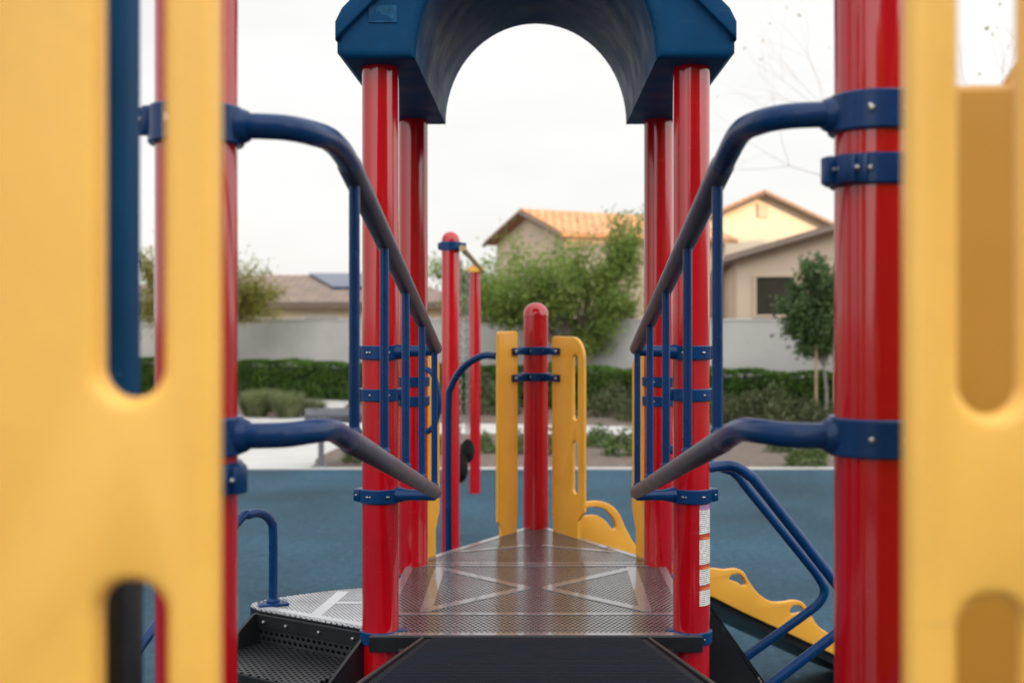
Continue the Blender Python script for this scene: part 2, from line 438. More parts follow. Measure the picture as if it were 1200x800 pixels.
def collar(key, z, h=.046, lugs=(0, 180), bolts=True):
    """two-half clamp ring with bolted ears; angles in degrees, -90 faces the camera"""
    o, x, y = posts[key]; b = MB()
    b.ring((x, y, z), PR - .002, PR + .0085, h)
    for a in lugs:
        q = R(a); d = Vector((math.cos(q), math.sin(q), 0)); rot = Matrix.Rotation(q, 3, 'Z')
        b.box(Vector((x, y, z)) + d * (PR + .016), (.026, .026, h * .92), rot, .004)
        b.box(Vector((x, y, z)) + d * (PR + .008), (.016, .052, h * .96), rot, .004)
    b.mi = 1
    for a in lugs:
        q = R(a); d = Vector((math.cos(q), math.sin(q), 0)); s = Vector((-d.y, d.x, 0))
        for sg in (1, -1):
            b.bolt(Vector((x, y, z)) + d * (PR + .019) + s * sg * .0125, s * sg, .0065, .006)
    if bolts:
        for a in (-60, -112):
            q = R(a); d = Vector((math.cos(q), math.sin(q), 0))
            b.bolt(Vector((x, y, z)) + d * (PR + .008), d, .006, .005)
    return b.build('collar', [BLUE, STEEL], o)

for k, s in (('ml', -1), ('mr', 1)):
    out = 180 if s < 0 else 0
    collar(k, Z(-.262), .042, (out, 180 - out))
    collar(k, Z(-1.094), .044, (180 - out,))
    collar(k, Z(-.117), .046, (out,)); collar(k, Z(-.609), .046, (out,))
for k in ('bl', 'br'):
    collar(k, Z(-.14), .044, (100,)); collar(k, Z(-.275), .044, (80,)); collar(k, Z(-.36), .044, (80,))
    collar(k, Z(-1.135), .044, (90,))
collar('nl', Z(-.250), .048, (-25,)); collar('nr', Z(.230), .048, (198, 225))
collar('nl', Z(.310), .046, (185,)); collar('nr', Z(.325), .046, (20,))
collar('nl', Z(-.187), .046, (170,)); collar('nr', Z(-.185), .046, (10,))
for k in ('nl', 'nr', 'el', 'er'): collar(k, Z(-.70), .05, (90,))
collar('ap', Z(-.166), .042, (18, 162)); collar('ap', Z(-.300), .042, (18, 162))
for k in ('el', 'er'):
    collar(k, Z(.33), .05, (60,)); collar(k, Z(-.32), .05, (60,))

# warning labels on the right middle post: curved stickers
def sticker_mat():
    m, nt, b = nodes('warning_label_print')
    L = nt.links.new
    tc = nt.nodes.new('ShaderNodeTexCoord'); sp = nt.nodes.new('ShaderNodeSeparateXYZ'); L(tc.outputs['Object'], sp.inputs[0])
    mu = nt.nodes.new('ShaderNodeMath'); mu.operation = 'MULTIPLY'; mu.inputs[1].default_value = 150; L(sp.outputs[2], mu.inputs[0])
    fr = nt.nodes.new('ShaderNodeMath'); fr.operation = 'FRACT'; L(mu.outputs[0], fr.inputs[0])
    gt = nt.nodes.new('ShaderNodeMath'); gt.operation = 'GREATER_THAN'; gt.inputs[1].default_value = .6; L(fr.outputs[0], gt.inputs[0])
    mp = nt.nodes.new('ShaderNodeMapping'); mp.inputs['Scale'].default_value = (220, 220, 70); L(tc.outputs['Object'], mp.inputs[0])
    no = nt.nodes.new('ShaderNodeTexNoise'); no.inputs['Scale'].default_value = 1; L(mp.outputs[0], no.inputs['Vector'])
    g2 = nt.nodes.new('ShaderNodeMath'); g2.operation = 'GREATER_THAN'; g2.inputs[1].default_value = .44; L(no.outputs[0], g2.inputs[0])
    an = nt.nodes.new('ShaderNodeMath'); an.operation = 'MULTIPLY'; L(gt.outputs[0], an.inputs[0]); L(g2.outputs[0], an.inputs[1])
    mx = nt.nodes.new('ShaderNodeMix'); mx.data_type = 'RGBA'; L(an.outputs[0], mx.inputs[0])
    mx.inputs[6].default_value = (.72, .70, .66, 1); mx.inputs[7].default_value = (.17, .16, .16, 1)
    L(mx.outputs[2], b.inputs['Base Color']); b.inputs['Roughness'].default_value = .4
    return m
STK = sticker_mat(); STKRED = paint('warning_header_red', (.42, .05, .02), .4, 0, .1, 30); STKORANGE = paint('warning_header_orange', (.62, .17, .04), .4, 0, .1, 30)
STKPURPLE = paint('warning_header_mauve', (.36, .18, .32), .4, 0, .1, 30)
def zpix(y, s=338.5): return Z(-(y - 373) / s)
def curved(b, x, y, r, a0, a1, z0, z1, n=8):
    vs = []
    for z in (z0, z1):
        for i in range(n + 1):
            a = R(a0 + (a1 - a0) * i / n); vs.append((x + r*math.cos(a), y + r*math.sin(a), z))
    b.faces(vs, [(i, i+1, n+2+i, n+1+i) for i in range(n)])
for (ya, yb, yc), hm in zip(((588, 594, 622), (622.7, 629, 657), (657.7, 663, 681), (681.7, 687, 705)), (3, 1, 1, 1)):
    b = MB(); b.mi = 0; curved(b, HX, YM, PR + .0012, -72, -17, zpix(yc), zpix(yb))
    b.mi = hm; curved(b, HX, YM, PR + .0012, -72, -17, zpix(yb), zpix(ya))
    if hm == 1:
        b.mi = 2; curved(b, HX, YM, PR + .0018, -60, -22, zpix(yb - .8), zpix((ya+yb)/2))
    tag(b.build('warning_label', [STK, STKRED, STKORANGE, STKPURPLE], posts['mr'][0]), 'white printed warning sticker with red heading')

# canopy: arched roof block carried on the four posts
def canopy():
    arch = [(.403 * math.cos(R(a)), .87 + .445 * math.sin(R(a))) for a in range(0, 181, 5)]
    outer = [(-.667, .890), (-.64, .866), (-.403, .866)] + arch[::-1][1:-1] + [(.403, .866), (.64, .866), (.667, .890), (.668, .99), (0, 1.655), (-.668, .99)]
    M = frame((0, 4.535, EYE), (1, 0, 0), (0, 0, 1))
    c = board_part('canopy', [outer], 1.34, .028, M, BLUEPLASTIC, play)
    for y in (3.868, 5.202):
        lip = [(-.667, .925), (0, 1.595), (.667, .925), (.667, .985), (.645, 1.03), (0, 1.69), (-.645, 1.03), (-.667, .985)]
        board_part('gable_edge', [lip], .05, .008, frame((0, y, EYE), (1, 0, 0), (0, 0, 1)), BLUEPLASTIC, c)
    for s in (-1, 1):
        roof = [(0, 0), (.86, 0), (.86, .02), (0, .02)]
        board_part('roof_panel', [roof], 1.40, .006, frame((0, 4.535, Z(1.668)), (s * .70, 0, -.70), (s * .7, 0, .7)), BLUEPLASTIC, c)
    # faded sticker on the left leg
    y = 3.862; st = MB()
    x0, x1, z0, z1 = -.558, -.462, .985, 1.042
    st.box(((x0+x1)/2, y, Z((z0+z1)/2)), (x1-x0, .003, z1-z0), None, .001, 1)
    st.mi = 1
    pts = [(-.552, .992), (-.552, 1.008), (-.540, 1.014), (-.538, 1.034), (-.534, 1.034), (-.532, 1.016), (-.524, 1.024), (-.512, 1.012), (-.500, 1.010), (-.478, .996), (-.474, .992)]
    st.faces([(x, y - .0022, Z(z)) for x, z in pts], [tuple(range(len(pts)))])
    tag(st.build('sticker', [STICKERBLUE, BLUEPLASTIC], c), 'faded pale maker sticker')
canopy()

# decks ------------------------------------------------------------
def strip(b, p, q, w, z):
    p, q = Vector(p), Vector(q); n = Vector((-(q-p).y, (q-p).x)).normalized() * w / 2
    b.prism([tuple(p+n), tuple(p-n), tuple(q-n), tuple(q+n)], z - .001, z + .0016)
def deck_main():
    b = MB(); x = HX + .03; y0, y1 = YM - .075, YB - .004
    b.mi = 2; b.box((0, (y0+y1)/2, ZD - .030), (2*x, y1-y0, .052), None, .0015, 1)
    b.mi = 0; b.prism([(-x+.003, y0+.003), (x-.003, y0+.003), (x-.003, y1-.003), (-x+.003, y1-.003)], ZD - .006, ZD)
    b.mi = 1
    for s in (-1, 1):
        strip(b, (s*.415, y1-.05), (s*.405, 4.26), .044, ZD)
        strip(b, (s*.40, 4.985), (s*.035, 4.635), .044, ZD + .0004)
        strip(b, (s*.40, 4.285), (s*.035, 4.635), .044, ZD + .0008)
        strip(b, (s*(x-.02), y0+.02), (s*(x-.02), y1-.02), .034, ZD + .0002)
    strip(b, (-x+.01, 4.225), (x-.01, 4.225), .030, ZD + .0003)
    strip(b, (-x+.01, y0+.021), (x-.01, y0+.021), .036, ZD + .0005)
    strip(b, (-x+.01, y1-.022), (x-.01, y1-.022), .030, ZD + .0007)
    d = b.build('deck', [DECKPERF, DECKSMOOTH, BLACKSTEEL], play)
    for s in (-1, 1):
        f = MB(); f.box((s*.415, y0-.012, ZD-.062), (.10, .02, .05), None, .004)
        f.mi = 1; f.bolt((s*.375, y0-.022, ZD-.058), (0, -1, 0), .012, .009)
        f.build('deck_bracket', [BLACKSTEEL, STEEL], d)
deck_main()
def deck_tri():
    b = MB(); y0 = YB + .004; xh = HX + .035; ap = YA + .03
    P = [(-xh, y0), (xh, y0), (.05, ap), (-.05, ap)]
    Q = [(-xh+.01, y0+.003), (xh-.01, y0+.003), (.048, ap-.004), (-.048, ap-.004)]
    b.mi = 2; b.prism(P, ZD - .055, ZD - .004)
    b.mi = 0; b.prism(Q, ZD - .006, ZD + .0)
    b.mi = 1
    strip(b, (-xh+.03, y0+.022), (xh-.03, y0+.022), .030, ZD)
    for s in (-1, 1):
        strip(b, (s*(xh-.035), y0+.02), (s*.035, ap-.04), .036, ZD + .0004)
        strip(b, (s*.36, y0+.26), (s*.03, y0+.42), .028, ZD + .0008)
    b.build('deck', [DECKPERF, DECKSMOOTH, BLACKSTEEL], play)
deck_tri()
def deck_left():
    b = MB()
    arc = smooth2([(-1.02, 4.285), (-1.075, 4.36), (-1.04, 4.44), (-.86, 4.565), (-.70, 4.635), (-.58, 4.66)], 6, False)
    P = [(-.573, 4.015)] + arc + [(-.573, 4.66)]
    b.mi = 2; b.prism(P, ZD - .058, ZD - .004)
    c = Vector((-.80, 4.33)); Q = [tuple(c + (Vector(p) - c) * .99) for p in P]
    b.mi = 0; b.prism(Q, ZD - .006, ZD)
    b.mi = 1
    strip(b, (-.80, 4.20), (-.76, 4.57), .045, ZD); strip(b, (-.78, 4.39), (-.60, 4.39), .03, ZD + .0004)
    strip(b, (-.60, 4.07), (-1.02, 4.325), .035, ZD + .0008)
    return tag(b.build('transfer_deck', [DECKPALE, DECKPALESMOOTH, BLACKSTEEL], play), 'pale rounded side deck')
dl = deck_left()
def deck_upper():
    b = MB(); b.mi = 1; b.box((0, .95, ZU - .03), (1.34, 1.86, .052), None, .004)
    b.mi = 0; b.box((0, .95, ZU - .002), (1.33, 1.85, .006))
    b.build('deck', [DECKPERF, BLACKSTEEL], play)
deck_upper()

# ramp -------------------------------------------------------------
def ramp():
    p0 = Vector((0, YN + .05, ZU - .004)); p1 = Vector((0, YM - .079, ZD - .007))
    L = (p1 - p0).length; d = (p1 - p0).normalized(); ang = math.atan2(d.z, d.y)
    rot = Matrix.Rotation(ang, 3, 'X'); c = (p0 + p1) / 2; nz = rot @ Vector((0, 0, 1))
    b = MB(); b.box(c - nz * .016, (.75, L, .03), rot, .004)
    r = b.build('ramp', RAMPRIB, play)
    # raised cross ribs
    rb = MB(); n = int(L / .036)
    for i in range(n):
        rb.box(p0 + d * (i + .5) * L / n + nz * .0002, (.70, .013, .006), rot, .002, 1)
    rb.build('ramp_ribs', RAMPRIB, r)
    for s in (-1, 1):
        e = MB(); e.box(c + Vector((s * .381, 0, 0)) - nz * .03, (.010, L, .075), rot, .002, 1)
        e.build('ramp_edge', BLACKSTEEL, r)
ramp()

# handrails along the ramp ------------------------------------------
def rails(s, dz):
    def V(x, y, z): return Vector((s * x, y, Z(z)))
    RT = .0205
    ztop = lambda d: .290 - .2105 * (d - 2.09)
    zlow = lambda d: -.224 - .2015 * (d - 2.127)
    def path(z0, zf, dz_):
        return [V(-.478, 1.828, z0 + dz_), V(-.435, 1.830, z0 + dz_), V(-.395, 1.848, z0 + dz_), V(-.366, 1.90, z0 + dz_), V(-.350, 1.985, z0 * .65 + zf(2.02) * .35 + dz_ * .8), V(-.343, 2.10, zf(2.10))]
    b = MB()
    top = path(.305, ztop, dz)
    b.tube(top + [V(-.343, 2.26, ztop(2.26))], RT, 20, 8)
    hr = b.build('handrail', BLUE, play)
    b = MB(); b.tube([V(-.343, 2.12, ztop(2.12)), V(-.343, 2.13, ztop(2.13)), V(-.343, 3.955, ztop(3.955)), V(-.343, 3.965, ztop(3.965))], [.019, .0225, .0225, .017], 20)
    b.build('grip_sleeve', SLEEVE, hr)
    low = path(-.185, zlow, 0)
    b = MB(); b.tube(low + [V(-.343, 2.26, zlow(2.26))], RT, 20, 8)
    lr = b.build('lower_rail', BLUE, hr)
    b = MB(); b.tube([V(-.343, 2.12, zlow(2.12)), V(-.343, 2.13, zlow(2.13)), V(-.343, 3.955, zlow(3.955)), V(-.343, 3.965, zlow(3.965))], [.019, .0225, .0225, .017], 20)
    b.mi = 0
    b.build('grip_sleeve', SLEEVE, hr)
    for k in range(5):
        y = 2.19 + .432 * k
        b = MB(); b.tube([V(-.343, y, ztop(y) - .012), V(-.343, y, zlow(y) + .012)], .0105, 14)
        b.lathe([(.0105, 0), (.0135, .002), (.0145, .006), (.0105, .014)], V(-.343, y, zlow(y) + .018), 14)
        b.build('baluster', BLUE, hr)
    # brackets: cast saddles on the near post, arms on the middle post
    for z in (.305 + dz, -.185):
        b = MB()
        b.ring(V(-HX, YN, z), PR - .002, PR + .0105, .060)
        a = V(-HX, YN, z); dirv = (V(-.440, 1.829, z) - a).normalized()
        b.tube([a + dirv * .045, a + dirv * .068, a + dirv * .076, a + dirv * .084, a + dirv * .086], [.031, .030, .0275, .0240, .0200], 20)
        b.mi = 1
        for q in (-70, -110):
            dd = Vector((math.cos(R(q)), math.sin(R(q)), 0)); b.bolt(a + dd * (PR + .009), dd, .0075, .006)
        b.build('rail_bracket', [BLUE, STEEL], hr)
    for zf, zc in ((ztop, -.117), (zlow, -.609)):
        b = MB(); a = V(-HX, YM, zc); e = V(-.343, 3.925, zf(3.925) - .012)
        b.ring(a, PR - .002, PR + .0095, .048)
        m = a + (e - a).normalized() * .085
        b.tube([a + (e - a).normalized() * .05, m, m + (e - a) * .15, e + (a - e) * .15, e], [.026, .0245, .019, .0185, .0185], 18)
        b.mi = 1
        for q in (-65, -120):
            dd = Vector((math.cos(R(q)), math.sin(R(q)), 0)); b.bolt(a + dd * (PR + .009), dd, .007, .006)
        b.build('rail_bracket', [BLUE, STEEL], hr)
rails(1, -.002); rails(-1, .016)

# entry panels close to the camera ------------------------------------
def entry_panel(s):
    yp = .90
    if s < 0: x0, x1, sl0, sl1, zu, zl = -.640, -.250, -.342, -.291, -.063, -.206
    else:     x0, x1, sl0, sl1, zu, zl = .292, .640, .331, .382, -.076, -.218
    y = yp - .70
    outer = rrect(x0, -.64, x1, .66, .05)
    rs = (sl1 - sl0) / 2 - .0002
    loops = [outer, rrect(sl0, zu, sl1, .44, rs, 10), rrect(sl0 - .001, -.52, sl1 + .002, zl, rs, 10)]
    # second row of slots towards the post
    off = -.105 if s < 0 else .105
    loops += [rrect(sl0 + off, zu, sl1 + off, .44, rs, 10), rrect(sl0 + off, -.52, sl1 + off, zl, rs, 10)] if s > 0 else []
    board_part('entry_panel', loops, .034, .012, frame((0, yp + .017, EYE), (1, 0, 0), (0, 0, 1)), YELLOW, play)
entry_panel(-1); entry_panel(1)

# blue upright with black base seen through the left slots
b = MB(); b.box((-.535, 1.30, Z(.30)), (.17, .07, .93), None, .02, 4)
up = b.build('side_panel', BLUEPLASTIC, play)
b = MB(); b.box((-.535, 1.30, Z(-.395)), (.172, .066, .44), None, .008, 2); b.build('panel_base', BLACKSTEEL, up)
# ochre moulded hood behind the right slots
hood = [(.475, -.64), (.98, -.64), (.98, .60), (.72, .46), (.612, .325), (.592, .2925), (.56, .293), (.475, .29)]
board_part('slide_hood', [hood], .05, .012, frame((0, 1.47, EYE), (1, 0, -0.0), (0, 0, 1)), OCHRE, play)
b = MB(); b.bolt((.5215, 1.4445, Z(.205)), (0, -1, 0), .0045, .004); b.build('hood_bolt', STEEL, bpy.data.objects['slide_hood'])

# enclosure boards round the triangular deck ----------------------------
EU = Vector((.5, -.866, 0))       # along the right deck edge, from the apex towards the right back post
apx = Vector((0, YA, 0))
def edge_board(s, a0, a1, ztop, tall_round, slots, foot=.03, nz=.06):
    u = Vector((s * EU.x, EU.y, 0)); nrm = Vector((s * .866, .5, 0))
    o = apx + nrm * .03 + Vector((0, 0, EYE))
    zb = -1.09
    out = [(a0 + .008, zb), (a1 - foot, zb), (a1 - foot, zb + nz), (a1, zb + nz * 1.5)]
    r = tall_round
    out += [(a1 - r + r*math.cos(R(t)), ztop - r + r*math.sin(R(t))) for t in range(0, 91, 10)]
    out += [(a0 + .02 + .02*math.cos(R(t)), ztop - .02 + .02*math.sin(R(t))) for t in range(90, 181, 15)]
    out += [(a0, zb + .10), (a0 + .008, zb + .05)]
    M = frame(o, u, (0, 0, 1))
    bd = board_part('handhold_panel', [out] + slots, .019, .0045, M, SHADEYELLOW, play)
    return bd
slots = [rrect(.322, -.50, .372, -.175, .022), rrect(.322, -.86, .372, -.60, .022)]
edge_board(1, .125, .425, -.090, .11, slots, .055, .10)
edge_board(-1, .145, .330, -.064, .02, [])
# the matching boards beside the back posts
for s in (-1, 1):
    u = Vector((-s * .5, .866, 0)); o = Vector((s * HX, YB, EYE)) + Vector((s * .866, .5, 0)) * .03
    a0, a1 = .07, .235
    out = [(a0, -1.09), (a1 - .03, -1.09), (a1 - .03, -.96), (a1, -.87)]
    out += [(a1 - .06 + .06*math.cos(R(t)), -.225 + .06*math.sin(R(t))) for t in range(0, 91, 10)] + [(a0, -.165)]
    sl = [rrect(a1 - .058, -.80, a1 - .030, -.56, .013), rrect(a1 - .058, -.5, a1 - .030, -.26, .013)]
    board_part('handhold_panel', [out] + sl, .019, .0045, frame(o, u, (0, 0, 1)), SHADEYELLOW, play)
# short blue straps carrying the boards on the apex post
for s in (-1, 1):
    for z in (-.166, -.300):
        b = MB(); d = Vector((s * .5, -.866, 0)); nrm = Vector((s * .866, .5, 0))
        p = apx + Vector((0, 0, Z(z))) + nrm * .012
        rot = Matrix.Rotation(math.atan2(d.y, d.x), 3, 'Z')
        b.box(p + d * .135, (.15, .014, .036), rot, .004)
        b.mi = 1; b.bolt(p + d * .195 - nrm * .006, -nrm, .011, .012)
        b.build('panel_strap', [BLUE, STEEL], posts['ap'][0])

# blue grab rail leaving the left board
b = MB(); n = Vector((-.866, .5, 0)); p0 = apx + Vector((-.5, -.866, 0)) * .318 + n * .045
pts = [p0 + n * .0 + Vector((0, 0, Z(-.185))), p0 + n * .085 + Vector((0, 0, Z(-.188))), p0 + n * .19 + Vector((0, 0, Z(-.245))), p0 + n * .262 + Vector((0, 0, Z(-.34))), p0 + n * .282 + Vector((0, 0, Z(-.47))), p0 + n * .282 + Vector((0, 0, Z(-1.2))), p0 + n * .282 + Vector((0, 0, 0))]
b.tube(pts, .0175, 18, 8); b.build('climber_rail', BLUE, play)

# grab handle on the left back post
b = MB(); c = Vector((-HX + .075, YB - .09, 0))
b.tube([c + Vector((-.01, .03, Z(-.22))), c + Vector((.025, 0, Z(-.25))), c + Vector((.045, -.01, Z(-.36))), c + Vector((.025, 0, Z(-.46))), c + Vector((-.01, .03, Z(-.49)))], .013, 14, 6)
b.build('grab_handle', BLUE, play)

# left transfer steps --------------------------------------------------
def left_steps():
    A = Vector((-.573, 4.015, 0)); B = Vector((-1.02, 4.285, 0)); e = (B - A).normalized(); dn = Vector((e.y, -e.x, 0))
    if dn.y > 0: dn = -dn
    W = (B - A).length; rise = [.115, .27, .27]; going = .315
    mb = MB(); rot = Matrix.Rotation(math.atan2(e.y, e.x), 3, 'Z')
    z = ZD; off = 0.0; mid = (A + B) / 2
    for k, rz in enumerate(rise + [.265]):
        mb.mi = 2
        zc = z - rz / 2
        mb.box(mid + dn * (off + .008) + Vector((0, 0, zc - .02)), (W - .02, .006, rz - .02), rot)
        if k < 3:
            z -= rz; mb.mi = 0
            mb.box(mid + dn * (off + going / 2) + Vector((0, 0, z - .008)), (W - .02, going, .016), rot, .003, 1)
            mb.mi = 1
            mb.box(mid + dn * (off + going + .002) + Vector((0, 0, z - .026)), (W - .02, .006, .045), rot, .002, 1)
            off += going
    st = mb.build('transfer_steps', [TREADPERF, BLACKSTEEL, RISERPERF], dl.parent)
    tot = off
    for s, P in ((0, A), (1, B)):
        b = MB(); P2 = P + e * (.006 if s else -.0)
        pts = [P2 + Vector((0, 0, ZD - .01)), P2 + dn * .03 + Vector((0, 0, ZD - .01)), P2 + dn * (tot + .06) + Vector((0, 0, ZD - .62)), P2 + dn * (tot + .06) + Vector((0, 0, 0)), P2 + Vector((0, 0, ZD - .55))]
        t = e * .006
        vs = [p - t for p in pts] + [p + t for p in pts]; n = len(pts)
        b.faces(vs, [tuple(range(n)), tuple(range(2*n-1, n-1, -1))] + [(i, (i+1) % n, n + (i+1) % n, n + i) for i in range(n)])
        b.build('stringer', BLACKSTEEL, st)
    f = MB(); f.box(mid + dn * .012 + Vector((0, 0, ZD - .035)), (W, .012, .05), rot, .002, 1)
    f.mi = 1
    for t in (.12, .42, .72, .93): f.bolt(A + (B - A) * t + dn * .018 + Vector((0, 0, ZD - .036)), dn, .010, .008)
    f.build('deck_edge', [BLACKSTEEL, STEEL], st)
    # arched rail with its foot plate on the deck corner
    b = MB(); q = px(320, 706, 4.36); q.z = ZD
    r = .0165
    b.tube([q, q + Vector((0, 0, .26)), q + Vector((-.006, -.010, .315)), q + Vector((-.030, -.052, .352)), q + Vector((-.062, -.107, .358)), q + Vector((-.10, -.173, .33)), q + Vector((-.30, -.52, .02)), q + Vector((-.33, -.57, -.05))], r, 16, 8)
    rl = b.build('step_rail', BLUE, play)
    b = MB(); b.box(q + Vector((0, 0, .006)), (.11, .075, .010), Matrix.Rotation(R(20), 3, 'Z'), .003)
    b.lathe([(.026, .010), (.026, .018), (.018, .026)], q, 18)
    b.mi = 1
    for dx in (-.038, .038): b.bolt(q + Vector((dx, .013 * (1 if dx > 0 else -1), .011)), (0, 0, 1), .007, .006)
    b.build('foot_plate', [BLUE, STEEL], rl)
left_steps()

# right stairs ----------------------------------------------------------
def right_stairs():
    st = None; X0, X1 = .585, 1.30; SL = 1.44
    zl = lambda x: Z(-1.035 - SL * (x - .617))
    mb = MB(); n = 4
    for k in range(n):
        z = ZD - .2 * (k + 1) + .02; x = .66 + .15 * k
        mb.mi = 0; mb.box((x, 4.39, z), (.19, .60, .02), None, .003, 1)
    st = mb.build('stairs', [TREADPERF], play)
    for y in (4.08, 4.70):
        b = MB(); pts = [(X0, zl(X0)), (X1, zl(X1)), (X1, .0), (X0 + .18, .0), (X0, ZD - .58)]
        vs = [(x, y - .005, z) for x, z in pts] + [(x, y + .005, z) for x, z in pts]; m = len(pts)
        b.faces(vs, [tuple(range(m)), tuple(range(2*m-1, m-1, -1))] + [(i, (i+1) % m, m + (i+1) % m, m + i) for i in range(m)])
        b.build('stringer', BLACKSTEEL, st)
    r = .0185
    b = MB(); d = 4.06
    b.tube([Vector((HX + .03, 4.01, Z(-.52))), px(846, 545.5, d), px(862, 547, d), px(878, 557, d), px(893, 573, d), px(985, 690, d), px(998, 708, d), px(1001, 719, d), px(994, 731, d), px(980, 742, d), px(905, 800, d), px(893, 809, d)], r, 18, 7)
    b.build('stair_rail', BLUE, play)
    b = MB(); d = 4.72
    b.tube([Vector((HX + .03, 5.02, Z(-.56))), px(846, 548, d), px(856, 551, d), px(866, 559, d), px(880, 577, d), px(945, 657, d), px(960, 677, d), px(966, 691, d), px(961, 704, d), px(945, 718, d), px(880, 765, d), px(868, 774, d)], r, 18, 7)
    b.build('stair_rail', BLUE, play)
right_stairs()

# wavy-sided slide off the right back edge --------------------------------
def slide():
    u = Vector((.866, .5, 0)); o = Vector((HX + .02, YB + .02, EYE))
    def tz(x, y):
        dx = x - 628.0
        t = (dx * o.y - o.x * F) / (.866 * F - dx * .5)
        d = o.y + .5 * t
        return (t, (373.0 - y) * d / F)
    wav = [tz(*p) for p in ((834, 665), (848, 666.5), (861, 665.2), (870, 669.5), (876, 680), (885, 692), (896, 701), (906, 704.5), (918, 704), (930, 702.3), (940, 705.5), (948, 718), (957, 732), (970, 741), (990, 750))]
    low = [tz(*p) for p in ((1006, 781), (984, 770), (909, 735), (870, 717), (834, 699))]
    head = [(.10, -1.16), (.05, -1.08), (-.012, -1.03), (-.01, -.985), (.05, -.94), (.14, -.922), (.23, -.938), (.30, -.99), (.355, -1.09)]
    end_t = 1.85
    outline = smooth2(head + [(.43, -1.19)] + wav[7:], 4, False)
    outline += [(end_t - .25, -1.80), (end_t, -1.93), (end_t + .02, -1.99), (end_t - .1, -1.99)] + low + [(.15, -1.21)]
    hole1 = smooth2([tz(*p) for p in ((853, 678), (857, 672.5), (865, 672), (871, 678), (873, 684), (868, 685), (862, 681))], 4)
    hole2 = smooth2([tz(*p) for p in ((924, 716), (928, 709), (936, 709), (941, 715), (935, 717), (930, 718))], 4)
    grip = smooth2([(.058, -.985), (.085, -.962), (.15, -.952), (.22, -.972), (.275, -1.03), (.285, -1.068), (.262, -1.072), (.225, -1.03), (.165, -.995), (.10, -.992)], 4)
    # outer (right-hand) side starts past the post; inner one carries the rounded grip
    near_out = smooth2([(.05, -1.10)] + wav, 4, False) + [(end_t - .25, -1.80), (end_t, -1.93), (end_t + .02, -1.99), (end_t - .1, -1.99)] + low + [(.05, -1.19)]
    M1 = frame(o, u, (0, 0, 1))
    sd = board_part('slide_side', [near_out, hole1, hole2], .022, .005, M1, SHADEYELLOW, play)
    o2 = o + Vector((-.5, .866, 0)) * .80
    board_part('slide_side', [outline, grip, hole2], .022, .005, frame(o2, u, (0, 0, 1)), SHADEYELLOW, play)
    # bed
    b = MB(); w = Vector((-.5, .866, 0))
    prof = [(.0, -1.085), (.12, -1.10), (.35, -1.24), (1.0, -1.575), (1.5, -1.82), (1.75, -1.92), (1.9, -1.935)]
    vs = []
    for t, z in prof:
        for k, q in ((0, .012), (1, .728)):
            vs.append(o + u * t + w * q + Vector((0, 0, z - .03)))
    for t, z in prof:
        for k, q in ((0, .012), (1, .728)):
            vs.append(o + u * t + w * q + Vector((0, 0, z - .085)))
    n = len(prof); fs = []
    for i in range(n - 1):
        a = 2*i; c = 2*n + 2*i
        fs += [(a, a+2, a+3, a+1), (c, c+1, c+3, c+2), (a, c, c+2, a+2), (a+1, a+3, c+3, c+1)]
    fs += [(0, 1, 2*n+1, 2*n), (2*n-2, 4*n-2, 4*n-1, 2*n-1)]
    b.faces(vs, fs); b.build('slide_bed', BLACKSTEEL, play)
slide()

# ------------------------------------------------------------------ swings
s1 = (-.604, 8.2); s2 = (-.700, 13.3)
sw = thing('swing_frame', (-.65, 10.7, 0), 'tall red swing frame of two posts joined by a tan top beam', 'swing frame')
for (x, y), cm, cz in ((s1, BLUE, 2.51), (s2, BEAMYEL, 2.56)):
    b = MB(); prof = [(PR, 0), (PR, 2.55)] + [(PR*math.cos(R(90*i/8)), 2.55 + PR*math.sin(R(90*i/8))) for i in range(1, 8)]
    b.lathe(prof, (x, y, 0), 40); p = b.build('post', RED, sw, 30)
    b = MB(); b.ring((x, y, cz), PR - .002, PR + .013, .06); b.box((x + .085, y, cz), (.05, .05, .05), None, .006)
    b.box((x - .075, y, cz), (.03, .03, .05), None, .006); b.build('collar', cm, p)
b = MB(); b.tube([(s1[0] + .09, s1[1] - .12, 2.49), (s2[0] + .09, s2[1] + .12, 2.545)], .022, 20); b.build('top_beam', TAN, sw)

